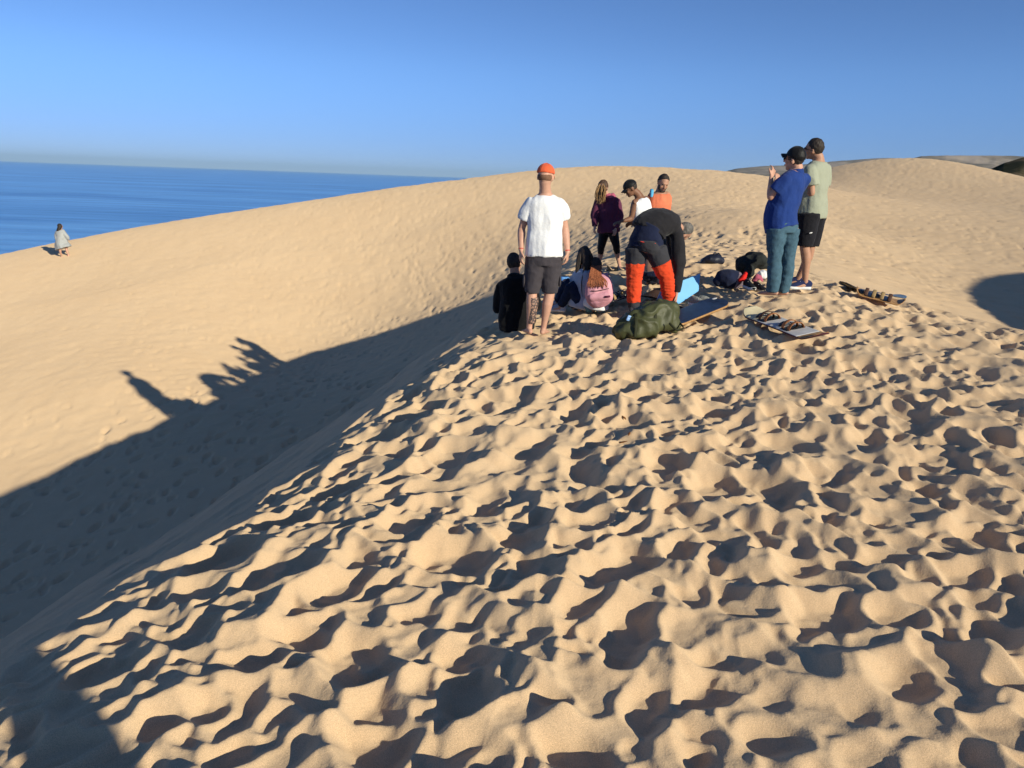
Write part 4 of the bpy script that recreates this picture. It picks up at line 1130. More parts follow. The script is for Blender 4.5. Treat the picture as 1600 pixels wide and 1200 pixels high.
# crouching person seen between the legs of the bending man
p = Person('crouching person in navy shorts with bare lower back, seen between the bending man\'s legs', (1020, 444),
    dict(head=(1034, 385, .30), neck=(1030, 396, .16), sha=(1018, 397, .18), shb=(1042, 398, .12), ela=(1012, 412, .34), elb=(1046, 416, .30), wra=(1014, 430, .50), wrb=(1042, 436, .46),
         hipa=(1013, 428, .02), hipb=(1027, 429, -.04), kna=(1006, 420, .42), knb=(1034, 424, .40), ana=(1012, 438, .16), anb=(1030, 440, .12), mid=(1021, 406, .02)),
    (.3, .8, -.5), .88, SK_TAN, voxel=.011)
p.bottom(C_NAVY, 'shorts', grow=.026, to=.75, lower=None, wr=.008, seed=82, t1=.12)
p.top(C_BLACK, 'shirt', grow=.02, t0=.42, sleeve=.6, wr=.006, seed=83)
p.short_hair(H_DARK, grow=.012)

# bending man in orange and grey trousers
p = Person('man bending down in black and grey outdoor jacket and orange-red trousers, seen from behind', (1015, 487),
    dict(head=(1068, 362, .34), neck=(1056, 353, .20), sha=(1048, 353, .34), shb=(1058, 366, .02), ela=(1056, 402, .40), elb=(1061, 412, .0), wra=(1048, 446, .30), wrb=(1057, 459, -.05),
         hipa=(994, 388, .03), hipb=(1024, 389, -.02), kna=(991, 437, .02), knb=(1042, 436, -.02), ana=(990, 480, .04), anb=(1047, 477, -.02), mid=(1020, 351, .04)),
    (.62, .45, -.62), 1.03, SK_FAIR, voxel=.0095, up=(.72, .2, -.25), toes=[(.5, .85, 0), (.93, .35, 0)], hand=[None, ((0, 0, -1), (-1, .2, 0), 1, .6)])
p.bf = D((.3, .5, -.8))
p.top(C_JACK, 'jacket', grow=.052, t0=.30, sleeve=1, sgrow=.026, wr=.009, seed=91, t1=.97)
bm = bmesh.new(); p.torso(bm, .042, .04, .38); fuse('base_layer', bm, C_NAVY, p.root, p.base, .011, 2, (.008, 9, .5, 95))
p.bottom(C_GREY, 'trousers', grow=.030, to=.52, lower=None, wr=.006, seed=92, t1=.14, flare=1.0)
for a in 'ab':
    bm = bmesh.new(); hp, kn, an = p.J['hip' + a], p.J['kn' + a], p.J['an' + a]
    loft(bm, [(hp.lerp(kn, .48), .076 + .044, .078 + .046), (hp.lerp(kn, .8), .066 + .034, .068 + .034), (kn, .060 + .032, .062 + .032), (kn.lerp(an, .4), .056 + .030, .058 + .030), (kn.lerp(an, .80), .043 + .034, .045 + .034)], p.hs, seg=16, sub=3, cap=False)
    fuse('trouser_panel', bm, C_RED, p.root, p.base, .009, 2, (.010, 12, 2.4, 93))
    bm = bmesh.new(); loft(bm, [(kn.lerp(an, .74), .070, .072), (kn.lerp(an, 1.0), .074, .078)], p.hs, seg=16, sub=3, cap=False)
    fuse('trouser_cuff', bm, C_GREY, p.root, p.base, .009, 2, (.006, 12, 2.0, 94))
P_RED2 = mat('orange_piping', (.70, .06, .04), .7, .2)
bm = bmesh.new(); n_ = []
sh = p.J['shb']; nk = p.J['neck']
for t in np.linspace(0, 1, 7):
    q = p.sp(.50).lerp(nk, t) + D((0, -.05, .0)); q = q + D((0, -.115, .02 + .035 * math.sin(t * 3.1)))
    n_.append((q, .005, .005))
loft(bm, n_, D((0, 0, 1)), seg=6, sub=3); fuse('piping', bm, P_RED2, p.root, p.base, 0)
bm = bmesh.new(); q = p.sp(.04); loft(bm, [(q + D((-.09, -.17, .06)), .005, .005), (q + D((.0, -.185, .05)), .005, .005), (q + D((.08, -.18, .045)), .004, .004)], D((0, 0, 1)), seg=6, sub=3); fuse('piping', bm, P_RED2, p.root, p.base, 0)
p.short_hair(H_GREY, grow=.006, low=.03)
for a in 'ab': p.shoe(a, C_GREY, R_WHITE if a == 'b' else R_DARK, 1.05)
BEND = p

# man in the blue polo shirt
p = Person('man in royal blue polo shirt, teal jeans and black cap, raising one hand', (1216, 461),
    dict(head=(1241, 249, 0), neck=(1245, 268, 0), sha=(1228, 282, -.10), shb=(1257, 280, .12), ela=(1204, 308, -.05), elb=(1226, 318, .34), wra=(1205, 277, .04), wrb=(1211, 290, .36),
         hipa=(1213, 358, -.04), hipb=(1234, 358, .04), kna=(1210, 408, -.05), knb=(1230, 408, .05), ana=(1207, 452, -.04), anb=(1223, 452, .10), mid=(1227, 318, 0)),
    (-.80, .58, .02), 1.03, SK_FAIR, voxel=.0085, toes=[(-.8, .55, 0), (-.8, .55, 0)], belly=.07,
    hand=[((.35, .35, 1), (-.6, .8, 0), 1, .9), ((.2, 0, 1), (-.4, 1, 0), 1, .8)])
p.top(C_POLO, 'polo_shirt', grow=.024, t0=.0, sleeve=.66, sgrow=.032, hem=1.45, wr=.009, seed=101)
bm = bmesh.new(); loft(bm, [(p.J['neck'] + D((0, 0, -.035)), .085, .085), (p.J['neck'] + (p.J['head'] - p.J['neck']) * .22, .074, .074)], p.ss, seg=18, sub=2, cap=False); fuse('collar', bm, C_POLO, p.root, p.base, .008, 1, (.003, 14, 1, 102))
p.bottom(C_JEANS, 'jeans', grow=.014, lower=1.08, wr=.009, seed=103, t1=.10, flare=1.2, lowgrow=.024)
p.short_hair(H_DARK, grow=.004, low=-.06)
p.cap(C_CAPB, tall=1.12, tilt=.30); p.glasses()

# man in the sage T-shirt
p = Person('man with folded arms in sage green T-shirt, black shorts and navy shoes', (1251, 450),
    dict(head=(1272, 233, 0), neck=(1279, 252, 0), sha=(1266, 266, -.12), shb=(1290, 264, .12), ela=(1268, 302, -.14), elb=(1284, 302, .18), wra=(1250, 298, .10), wrb=(1262, 294, .20),
         hipa=(1264, 334, -.07), hipb=(1274, 334, .09), kna=(1257, 386, -.08), knb=(1266, 386, .10), ana=(1258, 441, -.06), anb=(1247, 436, .20), mid=(1273, 296, 0)),
    (-.82, .55, .0), 1.02, SK_TAN, voxel=.0095, toes=[(-.93, -.05, 0), (-.90, .3, 0)], belly=.03)
p.top(C_GREEN, 't_shirt', grow=.026, t0=-.10, sleeve=.66, sgrow=.034, hem=1.7, wr=.009, seed=111)
p.bottom(C_BSHORT, 'shorts', grow=.032, to=.97, lower=None, wr=.006, seed=112)
bm = bmesh.new(); ell(bm, p.J['kna'].lerp(p.J['hipa'], .45) - D((.0, .135, 0)) , (D((1, 0, .3)).normalized(), D((0, 1, 0)), D((-.3, 0, 1)).normalized()), (.022, .006, .008), 8, 6); fuse('badge', bm, R_WHITE, p.root, p.base, 0)
p.short_hair(H_DARK, grow=.006, low=.0); p.glasses()
S_NAVY = cloth('navy_knit_shoe', (.018, .026, .085))
for a in 'ab': p.shoe(a, S_NAVY, R_WHITE, 1.05)

# woman walking far away on the left
p = Person('distant barefoot woman in loose grey dress walking along the dune crest above the sea', (99, 401),
    dict(head=(94, 353.5, 0), neck=(94.5, 359, 0), sha=(91, 361, 0), shb=(99, 361, 0), ela=(89, 369, 0), elb=(103, 369, 0), wra=(89.5, 376, -.1), wrb=(107, 374, .1),
         hipa=(93.5, 378, 0), hipb=(99.5, 378, 0), kna=(94, 390, -.1), knb=(104, 388, .1), ana=(96.5, 400.5, .0), anb=(107, 399, .05)),
    (.75, .6, 0), .95, SK_FAIR, True, voxel=.02)
bm = bmesh.new()
p.torso(bm, .05, 0, .96)
loft(bm, [(p.sp(.5), .17, .15), (p.sp(.1), .24, .2), (p.sp(-.18), .30, .25), (p.sp(-.50) + D((.05, 0, 0)), .36, .28)], p.hs, seg=18, sub=3, cap=False)
for a in 'ab': loft(bm, [(p.J['sh' + a], .085, .085), (p.J['el' + a], .10, .10), (p.J['el' + a].lerp(p.J['wr' + a], .6), .09, .09)], p.ss, seg=10, sub=2)
fuse('dress', bm, C_DRESS, p.root, p.base, .02, 2, (.03, 5, .3, 121))
h = p.J['head']
p.long_hair(H_DARK, [[(h, .09, .09), (h + D((-.07, -.03, -.16)), .11, .08), (h + D((-.14, -.03, -.34)), .08, .05)]], voxel=.015)

# figure added out of view behind the camera for its shadow at lower left
_g = hit(110, 1150); _t = (1.38 - _g[2]) / math.tan(math.radians(SUN_EL))
STAND_IN = (_g[0] + SUN_TO[0] * _t, _g[1] + SUN_TO[1] * _t)
def world_person(label, x, y, face, k, sk):
    """a plain standing pose given in metres"""
    s = Person.__new__(Person)
    z = ground_z(x, y)
    s.Y = y; s.base = D((x, y, z)); s.root = thing('person', label, 'person', s.base)
    f = D(face).normalized(); r = f.cross(D((0, 0, 1)))
    def q(a, b, c): return s.base + (r * a + f * b + D((0, 0, c))) * k
    s.J = dict(head=q(0, .02, 1.64), neck=q(0, 0, 1.47), sha=q(-.19, 0, 1.41), shb=q(.19, 0, 1.41), ela=q(-.27, -.02, 1.12), elb=q(.27, -.02, 1.12), wra=q(-.26, .10, .87), wrb=q(.26, .10, .87),
               hipa=q(-.095, 0, .92), hipb=q(.095, 0, .92), kna=q(-.11, .02, .49), knb=q(.11, .02, .49), ana=q(-.12, 0, .08), anb=q(.12, 0, .08))
    s.s = k; s.fem = False; s.sk = sk; s.voxel = .012; s.bare = (True, True); s.belly = 0; s.curl = .5; s.f = f; s.up = D((0, 0, 1)); s.r = r
    s.hs = (s.J['hipb'] - s.J['hipa']).normalized(); s.ss = (s.J['shb'] - s.J['sha']).normalized(); s.hand = (None, None); s.toes = [f, f]
    s.hip = (s.J['hipa'] + s.J['hipb']) / 2; s.spine = [s.hip, s.J['neck']]
    s.build(); return s
p = world_person('standing onlooker outside the photo whose narrow shadow crosses the lower left sand', STAND_IN[0], STAND_IN[1], (.72, .69, 0), .98, SK_TAN)
p.top(C_CHAR, grow=.022, wr=.006, seed=131); p.bottom(C_DENIM, 'jeans', grow=.016, wr=.006, seed=132); p.short_hair(H_DARK)

# ---------------------------------------------------------------- bags, boards and shoes
def gmac(u, v, dz=.022):
    q = vv(hit(u, v)); q.z += dz
    return q
def ground(u, v, dz=0.0):
    q = vv(hit(u, v)); q.z = ground_z(q.x, q.y) + dz
    return q
UP = Vector((0, 0, 1))

def board(label, name, p0, p1, width, deck_m, edge_m, cat='sandboard', parts=None, lift=.0, bind=(), group=None, roll=0.0, thick=.012, waist=.9, stripes=None, rocker=.05, blunt=.5):
    """a wooden or snow board from p0 to p1 with upturned ends; bind = [(t, strap material)]"""
    base = (p0 + p1) / 2
    root = thing(name, label, cat, base, group)
    ax = (p1 - p0); L = ax.length; ax.normalize()
    sd_ = ax.cross(UP).normalized(); up = sd_.cross(ax).normalized()
    if roll: sd_, up = sd_ * math.cos(roll) + up * math.sin(roll), up * math.cos(roll) - sd_ * math.sin(roll)
    def prof(t):
        e = min(t, 1 - t) * 2
        w = min(1.0, (1 - (1 - min(e / .28, 1)) ** 2) ** blunt) * (waist + (1 - waist) * abs(2 * t - 1) ** 1.5)
        z = rocker * max(0, (abs(2 * t - 1) - .72) / .28) ** 1.7
        return max(w, .03) * width / 2, z
    def slab(t0, t1, th, zoff, wf, nseg=26):
        bm = bmesh.new(); rows = []
        for i in range(nseg + 1):
            t = t0 + (t1 - t0) * i / nseg
            w, z = prof(t); c = p0 + ax * (L * t) + up * (z + zoff + lift)
            rows.append([bm.verts.new(c + sd_ * x * w * wf + up * h * th) for x, h in ((-1, 0), (-1.0, .8), (-.96, 1), (0, 1), (.96, 1), (1, .8), (1, 0), (0, 0))])
        for a, b in zip(rows[:-1], rows[1:]):
            for i in range(8): bm.faces.new((a[i], a[(i + 1) % 8], b[(i + 1) % 8], b[i]))
        bm.faces.new(rows[0][::-1]); bm.faces.new(rows[-1])
        return bm
    fuse('base', slab(0, 1, thick, 0, 1.0), edge_m, root, base, 0)
    if stripes is None: stripes = [(0.01, .99, deck_m)]
    for t0, t1, m in stripes:
        fuse('deck', slab(t0, t1, .003, thick, .965), m, root, base, 0)
    for t, m1, m2 in bind:
        c = p0 + ax * (L * t) + up * (lift + thick + .004)
        bm = bmesh.new()
        loft(bm, [(c - sd_ * .11, .055, .006), (c, .06, .007), (c + sd_ * .11, .055, .006)], ax, seg=14, sub=2)
        b_ = fuse('binding', bm, P_DARK, root, base, 0)
        for off, m in ((-.045, m1), (.045, m2)):
            bm = bmesh.new(); nodes = []
            for a in np.linspace(0, math.pi, 11):
                nodes.append((c + ax * off + sd_ * math.cos(a) * .088 + up * math.sin(a) * .070, .022, .004))
            loft(bm, nodes, ax, seg=8, sub=1); fuse('strap', bm, m, b_, base, 0)
        bm = bmesh.new(); loft(bm, [(c - ax * .09 - sd_ * .075 + up * .01, .006, .03), (c - ax * .115 + up * .03, .006, .04), (c - ax * .09 + sd_ * .075 + up * .01, .006, .03)], up, seg=8, sub=3)
        fuse('heel_cup', bm, P_DARK, b_, base, 0)
    return root, base, (ax, sd_, up, L)

WOOD = bpy.data.materials.new('plywood'); WOOD.use_nodes = True
w_t = WOOD.node_tree; w_b = w_t.nodes['Principled BSDF']; w_c = w_t.nodes.new('ShaderNodeTexCoord'); w_m = w_t.nodes.new('ShaderNodeMapping'); w_m.inputs['Scale'].default_value = (30, 6, 30)
w_n = w_t.nodes.new('ShaderNodeTexNoise'); w_n.inputs['Scale'].default_value = 1.5; w_n.inputs['Detail'].default_value = 6
w_r = w_t.nodes.new('ShaderNodeValToRGB'); w_r.color_ramp.elements[0].position = .3; w_r.color_ramp.elements[0].color = (.30, .15, .05, 1); w_r.color_ramp.elements[1].position = .7; w_r.color_ramp.elements[1].color = (.52, .30, .12, 1)
w_t.links.new(w_c.outputs['Object'], w_m.inputs[0]); w_t.links.new(w_m.outputs[0], w_n.inputs[0]); w_t.links.new(w_n.outputs[0], w_r.inputs[0]); w_t.links.new(w_r.outputs[0], w_b.inputs['Base Color']); w_b.inputs['Roughness'].default_value = .5
B_PALE = mat('scuffed_white_deck', (.60, .58, .55), .45, .4, noise=(9, .14)); B_CREAM = mat('cream_deck', (.62, .53, .34), .45, .4, noise=(9, .12)); B_WINE = mat('wine_edge', (.07, .015, .025), .5, .4)
B_NIGHT = mat('scratched_night_blue', (.018, .030, .060), .38, .5, noise=(22, .5)); B_SLATE = mat('slate_blue_deck', (.10, .16, .24), .45, .4, noise=(12, .25)); B_AUB = mat('aubergine_deck', (.05, .03, .06), .45, .4, noise=(12, .3))
S_TAN = mat('tan_leather', (.40, .15, .05), .6, .3, noise=(20, .2)); S_BROWN = mat('brown_strap', (.10, .05, .03), .6, .3); S_SAND = mat('khaki_strap', (.35, .24, .11), .7, .2, noise=(20, .2))

# snowboard in front of the two standing men
a, b = gmac(1170, 496), gmac(1286, 541)
board('old snowboard with scuffed white deck, wine-red edge and two strap bindings lying in front', 'snowboard', a, b, .30, B_PALE, B_WINE, lift=.03, cat='snowboard',
      stripes=[(.012, .28, B_CREAM), (.28, .82, B_PALE), (.82, .988, WOOD)], bind=[(.30, S_BROWN, S_TAN), (.62, S_TAN, S_TAN)], roll=-.16, rocker=.07)
# two boards beyond, by the brink on the right
a, b = gmac(1314, 449), gmac(1410, 468)
board('dark slate-blue board with rounded tip, farther of two boards near the right-hand brink', 'snowboard', a, b, .26, B_SLATE, P_DARK, lift=.0, cat='snowboard', stripes=[(.01, .70, B_NIGHT), (.70, .99, B_SLATE)], roll=-.12, group=None)
a, b = gmac(1335, 459), gmac(1412, 479)
board('plain wooden sandboard with two tan strap bindings, nearer of two boards near the brink', 'sandboard', a, b, .26, WOOD, WOOD, lift=.0, bind=[(.30, S_BROWN, S_SAND), (.62, S_SAND, S_BROWN)], roll=-.14, rocker=.06)
# board under the bending man's hands
a, b = gmac(1034, 512), gmac(1124, 476)
r_, bs, (ax_, sd_b, up_b, L_b) = board('wide night-blue board with pale wooden edge lying under the bending man\'s hands', 'sandboard', a, b, .36, B_NIGHT, WOOD, lift=.0, thick=.022, waist=1.0, rocker=.03, blunt=.30)
bm = bmesh.new(); ell(bm, b - ax_ * .17 + up_b * .092 + sd_b * .03, (ax_, sd_b, up_b), (.045, .022, .003), 14, 6); fuse('sticker', bm, R_WHITE, r_, bs, 0)
# dark board with bindings between the seated women and the bending man
a, b = gmac(944, 474), gmac(985, 462)
board('small aubergine board with khaki bindings half hidden left of the bending man', 'sandboard', a, b, .26, B_AUB, P_DARK, lift=.0, bind=[(.35, S_SAND, P_DARK), (.75, P_DARK, S_SAND)], rocker=.05)
a, b = gmac(1012, 470), gmac(1040, 457)
board('black board lying on the sand between the bending man\'s legs', 'sandboard', a, b, .34, P_DARK, P_DARK, lift=.0, rocker=.03)

# light blue foam board leaning behind the bending man's arm
Yb = ground(1060, 466).y - .30
nrm = Vector((.22, -.80, .55)).normalized()
anchor = vv(at(1061, 467, Yb))
def on_plane(u, v):
    d = vv(ray(u, v)); c_ = vv(CAM)
    return c_ + d * ((anchor - c_).dot(nrm) / d.dot(nrm))
P5 = [on_plane(u, v) for u, v in ((1024, 474), (1061, 475), (1091, 455), (1093.5, 428), (1060, 441), (1032, 455))]
cen = sum(P5, Vector()) / 6
root = thing('foam_board', 'pale sky-blue foam board propped up on edge beside the bending man\'s hands', 'foam board', cen)
def plate(poly, n, th):
    bm = bmesh.new(); f = [bm.verts.new(q + n * th / 2) for q in poly]; g = [bm.verts.new(q - n * th / 2) for q in poly]
    bm.faces.new(f); bm.faces.new(g[::-1])
    for i in range(len(poly)): bm.faces.new((f[i], g[i], g[(i + 1) % len(poly)], f[(i + 1) % len(poly)]))
    bmesh.ops.recalc_face_normals(bm, faces=bm.faces)
    bmesh.ops.bevel(bm, geom=bm.edges[:], offset=min(.006, th * .3), segments=2, affect='EDGES')
    return bm
# flatten onto one plane
P5 = [q - nrm * (q - cen).dot(nrm) for q in P5]
fuse('slab', plate(P5, nrm, .035), mat('sky_blue_foam', (.17, .47, .80), .6, .3, noise=(12, .06)), root, cen, 0).data.shade_flat()
inner = [cen + (q - cen) * .93 + nrm * .019 for q in P5]
fuse('skin_sheet', plate(inner, nrm, .004), mat('sky_blue_skin', (.22, .54, .86), .4, .4, noise=(6, .05)), root, cen, 0).data.shade_flat()

# ---- bags
def blob(nodes, side, name, m, root, base, wr, voxel=.012, seg=18, sub=3, sq=1.0):
    bm = bmesh.new(); loft(bm, nodes, side, seg=seg, sub=sub, sq=sq)
    return fuse(name, bm, m, root, base, voxel, 2, wr)
OLIVE = mat('olive_nylon', (.065, .070, .028), .55, .35, noise=(6, .15), bump=(14, .6, .012)); OLIVE_D = mat('olive_webbing', (.025, .028, .012), .7, .2)
g = ground(1012, 522); s_ = Vector((1, -.15, 0)).normalized()
g2 = g + Vector((-.02, .16, 0))
root = thing('duffel_bag', 'crumpled olive green duffel bag slumped on the sand at the bending man\'s feet', 'bag', g)
c0 = vv(at(1010, 506, g2.y))
L0 = vv(at(972, 517, g2.y - .08)); R0 = vv(at(1048, 490, g2.y + .08)); ax_ = (R0 - L0).normalized()
blob([(L0, .10, .09), (L0.lerp(R0, .12) + UP * .01, .17, .115), (L0.lerp(R0, .35) + UP * .01, .20, .15), (L0.lerp(R0, .62) + UP * .02, .19, .17), (L0.lerp(R0, .85) + UP * .02, .15, .155), (R0 + UP * .01, .08, .10)], Vector((0, 1, 0)), 'body', OLIVE, root, g, (.034, 7, 1, 201), voxel=.011, sq=.75)
blob([(vv(at(1030, 470, g2.y + .05)), .03, .02), (vv(at(1034, 482, g2.y)), .09, .05), (vv(at(1046, 500, g2.y - .02)), .11, .06), (vv(at(1056, 514, g2.y - .04)), .07, .03)], Vector((1, 0, 0)), 'flap', OLIVE, root, g, (.018, 8, 1, 203), voxel=.010)
for dx in (-.16, .06):
    bm = bmesh.new(); q = c0 + ax_ * dx
    loft(bm, [(q + Vector((0, -.20, -.05)), .018, .004), (q + Vector((0, -.19, .08)), .018, .004), (q + Vector((.0, -.10, .17)), .018, .004), (q + Vector((.02, .06, .18)), .018, .004)], ax_, seg=8, sub=4); fuse('webbing', bm, OLIVE_D, root, g, 0)
bm = bmesh.new(); q = vv(at(984, 498, g2.y - .16)); loft(bm, [(q + UP * .03, .025, .003), (q - UP * .02 - Vector((.02, 0, 0)), .025, .003)], ax_, seg=6, sub=1); fuse('tag', bm, mat('blue_white_tag', (.25, .42, .72), .5, .3, noise=(60, .6)), root, g, 0)
bm = bmesh.new(); loft(bm, [(vv(at(1046, 505, g2.y - .2)), .012, .004), (vv(at(1058, 514, g2.y - .22)) - UP * .01, .012, .004), (vv(at(1068, 512, g2.y - .15)), .012, .004), (vv(at(1062, 505, g2.y - .05)), .012, .004)], UP, seg=6, sub=4); fuse('carry_strap', bm, OLIVE_D, root, g, 0)

# pink backpack on the seated woman's back
gp = vv(at(937, 452, GIRL.Y - .17))
root = thing('backpack', 'pale pink backpack with front zip pocket worn by the seated auburn-haired woman', 'backpack', gp)
sd_p = Vector((1, -.10, .06)).normalized()
def pk(u, v, dy): return vv(at(u, v, GIRL.Y + dy))
blob([(pk(937, 432, -.10), .115, .05), (pk(936, 440, -.15), .150, .085), (pk(936, 452, -.17), .165, .095), (pk(936.5, 464, -.17), .168, .095), (pk(937.5, 470, -.15), .15, .08)], sd_p, 'body', C_PINK, root, gp, (.010, 9, .6, 211), voxel=.009, sq=.6)
blob([(pk(937, 459, -.262), .125, .016), (pk(937.5, 464, -.265), .135, .026), (pk(938, 469, -.245), .12, .02)], sd_p, 'pocket', C_PINK, root, gp, (.004, 10, .6, 212), voxel=.008, sq=.5)
bm = bmesh.new(); loft(bm, [(pk(924, 454.5, -.262), .005, .005), (pk(931, 454.8, -.280), .005, .005), (pk(941, 453.2, -.282), .005, .005), (pk(951, 450.8, -.265), .005, .005)], UP, seg=6, sub=4); fuse('zip', bm, P_DARK, root, gp, 0)
bm = bmesh.new(); q = pk(949, 463.5, -.305); x_ = Vector((1, .05, .14)).normalized()
lab = [q - x_ * .036 - UP * .012, q + x_ * .036 - UP * .012, q + x_ * .036 + UP * .012, q - x_ * .036 + UP * .012]
fuse('label', plate(lab, Vector((.05, -1, 0)).normalized(), .02), mat('plum_label', (.10, .02, .05), .6, .2), root, gp, 0)
for dx in (-.11, .11):
    bm = bmesh.new(); q = GIRL.J['neck']; loft(bm, [(pk(937, 436, -.12) + sd_p * dx * .7, .02, .006), (q + sd_p * dx + UP * .035, .022, .006), (q + sd_p * dx * 1.2 + Vector((0, .11, -.03)), .022, .006), (q + sd_p * dx * 1.35 + Vector((0, .10, -.2)), .02, .006)], sd_p, seg=8, sub=4); fuse('shoulder_strap', bm, C_PINK, root, gp, 0)

# black bag further off
g = ground(1111, 411); root = thing('backpack', 'small black backpack lying alone on the sand behind the pale blue board', 'backpack', g)
blob([(g + Vector((-.15, 0, .03)), .06, .035), (g + Vector((-.06, 0, .075)), .12, .075), (g + Vector((.06, 0, .085)), .13, .09), (g + Vector((.15, 0, .065)), .08, .06)], Vector((0, 1, 0)), 'body', C_MID, root, g, (.012, 9, 1, 221))
for i in range(2):
    bm = bmesh.new(); loft(bm, [(g + Vector((-.02 + i * .07, -.12, .06)), .012, .003), (g + Vector((.0 + i * .07, -.08, .16)), .012, .003), (g + Vector((.05 + i * .05, 0, .19)), .012, .003), (g + Vector((.10 + i * .04, -.05, .14)), .012, .003)], Vector((1, 0, 0)), seg=6, sub=4); fuse('strap', bm, P_DARK, root, g, 0)

# heap of clothes behind the men
g = ground(1177, 437); root = thing('jacket', 'rumpled dark grey jacket heaped over shoes left of the man in blue', 'jacket', g)
blob([(vv(at(1158, 428, g.y)), .06, .06), (vv(at(1163, 416, g.y)), .15, .12), (vv(at(1174, 408, g.y)), .20, .10), (vv(at(1186, 407, g.y)), .20, .09), (vv(at(1196, 413, g.y)), .10, .07)], Vector((0, 1, 0)), 'body', mat('faded_black_cloth', (.030, .033, .032), .9, .1, noise=(7, .3), bump=(18, .7, .02)), root, g, (.030, 7, 1, 231))
blob([(vv(at(1172, 412, g.y - .15)), .05, .03), (vv(at(1171, 424, g.y - .17)), .07, .035), (vv(at(1168, 434, g.y - .12)), .04, .02)], Vector((1, 0, 0)), 'sleeve', root.children[0].data.materials[0], root, g, (.02, 9, 1, 232))
q = ground(1192, 431); root = thing('cloth', 'crumpled white cloth tucked under the dark grey jacket heap', 'cloth', q)
blob([(q + Vector((-.06, 0, .05)), .05, .04), (q + Vector((0, 0, .10)), .09, .07), (q + Vector((.07, 0, .06)), .06, .05)], Vector((0, 1, 0)), 'body', C_WHITE, root, q, (.018, 12, 1, 241))
q = ground(1183, 438); root = thing('cloth', 'small raspberry pink cloth among the shoes under the jacket heap', 'cloth', q)
blob([(q + Vector((-.04, 0, .04)), .03, .03), (q + Vector((0, 0, .08)), .05, .05), (q + Vector((.05, 0, .04)), .04, .03)], Vector((0, 1, 0)), 'body', C_LITPLUM_PINK, root, q, (.014, 12, 1, 242))

# navy, red and lilac sports bag
g = ground(1143, 448); root = thing('sports_bag', 'navy sports bag with red and grey panels beside the dark jacket heap', 'bag', g)
blob([(vv(at(1122, 440, g.y)), .07, .07), (vv(at(1129, 436, g.y)), .13, .115), (vv(at(1140, 435, g.y)), .15, .125), (vv(at(1148, 436, g.y)), .12, .12)], Vector((0, 1, 0)), 'body', C_NAVY, root, g, (.012, 8, 1, 251))
blob([(vv(at(1146, 437, g.y - .02)), .10, .105), (vv(at(1153, 438, g.y - .02)), .11, .10), (vv(at(1160, 441, g.y - .02)), .06, .06)], Vector((0, 1, 0)), 'end_panel', mat('lilac_grey_cloth', (.22, .17, .20), .8, .2, noise=(14, .3)), root, g, (.016, 10, 1, 252))
blob([(vv(at(1156, 438, g.y - .13)), .03, .02), (vv(at(1161, 434, g.y - .12)), .045, .04), (vv(at(1164, 428, g.y - .08)), .03, .03)], Vector((0, 1, 0)), 'red_flap', mat('bright_red_cloth', (.68, .02, .015), .7, .2), root, g, (.012, 10, 1, 253))
blob([(vv(at(1137, 427, g.y - .05)), .03, .012), (vv(at(1143, 425, g.y - .05)), .04, .015), (vv(at(1150, 427, g.y - .05)), .03, .012)], Vector((0, 1, 0)), 'red_trim', mat('dark_red_cloth', (.30, .02, .03), .7, .2), root, g, (.006, 10, 1, 254))

# loose shoes
def loose_shoe(label, u, v, td, up_m, sole_m, k=1.0, group=None, tiltz=0.0, lace=R_WHITE):
    q = ground(u, v, .012); root = thing('shoe', label, 'shoe', q, group)
    shoe_mesh(root, q, q - Vector((td[0], td[1], 0)).normalized() * .12, Vector((td[0], td[1], tiltz)).normalized(), up_m, sole_m, k, lace=lace)
    return root
GREYSH = mat('grey_mesh', (.30, .30, .27), .8, .2, noise=(40, .25)); BLKSH = mat('black_mesh', (.012, .012, .013), .7, .3)
loose_shoe('grey trainer with white sole, left of the pair beside the pale blue board', 1091, 477, (.62, -.78), GREYSH, R_WHITE, 1.05)
loose_shoe('grey trainer, right of the pair beside the pale blue board', 1106, 471, (.80, -.60), GREYSH, R_WHITE, 1.05)
loose_shoe('black trainer with white toe cap between the sports bag and jacket heap', 1170, 451, (.15, -1), BLKSH, R_WHITE, 1.0)
loose_shoe('black canvas shoe with cream sole under the jacket heap, beside the teal jeans', 1187, 448, (.25, -1), BLKSH, mat('cream_rubber', (.55, .46, .33), .7, .2), 1.0)
q = ground(1164, 436, .06); root = thing('cloth', 'white sock bundle stuffed in the black trainer by the sports bag', 'sock', q)
blob([(q + Vector((.02, 0, -.02)), .03, .03), (q + Vector((.03, 0, .05)), .045, .04), (q + Vector((.05, 0, .09)), .03, .03)], Vector((0, 1, 0)), 'body', C_WHITE, root, q, (.01, 14, 1, 261))
# black sandal lying by the plum hoodie woman
q = ground(960, 424, .015); root = thing('sandal', 'loose black sandal lying on the sand beside the plum hoodie woman\'s foot', 'sandal', q)
bm = bmesh.new(); x_ = Vector((.9, -.4, 0)).normalized(); y_ = x_.cross(UP)
loft(bm, [(q - x_ * .13, .035, .010), (q, .036, .010), (q + x_ * .12, .045, .010)], y_, seg=12, sub=3); so = fuse('sole', bm, R_DARK, root, q, 0)
bm = bmesh.new(); loft(bm, [(q + x_ * .02 + y_ * .04, .02, .004), (q + x_ * .03 + UP * .06, .02, .004), (q + x_ * .02 - y_ * .04, .02, .004)], x_, seg=8, sub=4); fuse('strap', bm, R_DARK, root, q, 0)
bm = bmesh.new(); loft(bm, [(q - x_ * .08 + y_ * .04, .012, .004), (q - x_ * .12 + UP * .07, .012, .004), (q - x_ * .08 - y_ * .04, .012, .004)], x_, seg=8, sub=4); fuse('heel_strap', bm, R_DARK, root, q, 0)
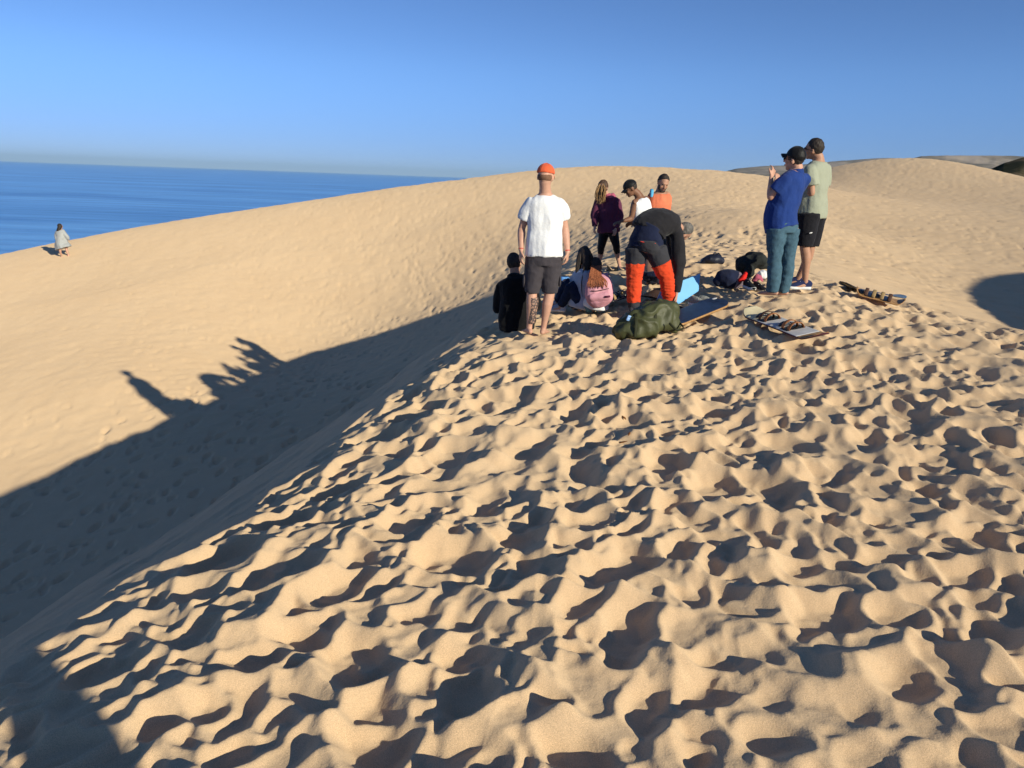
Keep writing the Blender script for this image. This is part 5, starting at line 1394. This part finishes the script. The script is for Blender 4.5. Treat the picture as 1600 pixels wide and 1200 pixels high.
# pale blue cloth left of the dark-haired woman's knees
q = ground(881, 444, .03); root = thing('cloth', 'crumpled sky-blue cloth left of the dark-haired seated woman\'s knees', 'cloth', q)
blob([(q + Vector((-.08, 0, .0)), .05, .03), (q + Vector((-.02, 0, .05)), .10, .07), (q + Vector((.07, 0, .04)), .08, .05)], Vector((0, 1, 0)), 'body', mat('sky_blue_cloth', (.13, .33, .70), .9, .1, noise=(9, .1)), root, q, (.02, 9, 1, 271))

# dry bits on the sand
DRY = mat('dry_leaf', (.22, .09, .03), .9, .1, noise=(40, .4))
for i, (u, v, sz, an_) in enumerate([(974, 676, .035, .3), (984, 668, .02, 1.2), (976, 636, .03, 2.0)]):
    q = ground(u, v, .006); root = thing('dry_leaf', ['curled brown dry leaf on the trodden sand in front of the group', 'tiny brown leaf scrap just right of the curled dry leaf', 'dark thin scrap lying in a shaded footprint in front of the group'][i], 'leaf', q)
    bm = bmesh.new(); x_ = Vector((math.cos(an_), math.sin(an_), 0))
    loft(bm, [(q - x_ * sz, .003, .002), (q + UP * .008, sz * .4, .002), (q + x_ * sz + UP * .012, .003, .002)], x_.cross(UP), seg=8, sub=4); fuse('blade', bm, DRY, root, q, 0)

# ---------------------------------------------------------------- air
HAZE = 1.8e-5
hm = bpy.data.materials.new('haze'); hm.use_nodes = True
ht = hm.node_tree; ht.nodes.remove(ht.nodes['Principled BSDF'])
hv = ht.nodes.new('ShaderNodeVolumePrincipled')
hv.inputs['Color'].default_value = (0.55, 0.80, 1.0, 1)
hv.inputs['Density'].default_value = HAZE
hv.inputs['Anisotropy'].default_value = 0.0
ht.links.new(hv.outputs[0], [n for n in ht.nodes if n.type == 'OUTPUT_MATERIAL'][0].inputs['Volume'])
bm = bmesh.new(); bmesh.ops.create_cube(bm, size=1.0)
for v in bm.verts: v.co = Vector((v.co.x * 150000 + 1500, v.co.y * 150000 + 13000, -69 if v.co.z < 0 else 620))
me = bpy.data.meshes.new('haze'); bm.to_mesh(me); bm.free()
haze = link('haze', me, hm, smooth=False)
haze['kind'] = 'stuff'
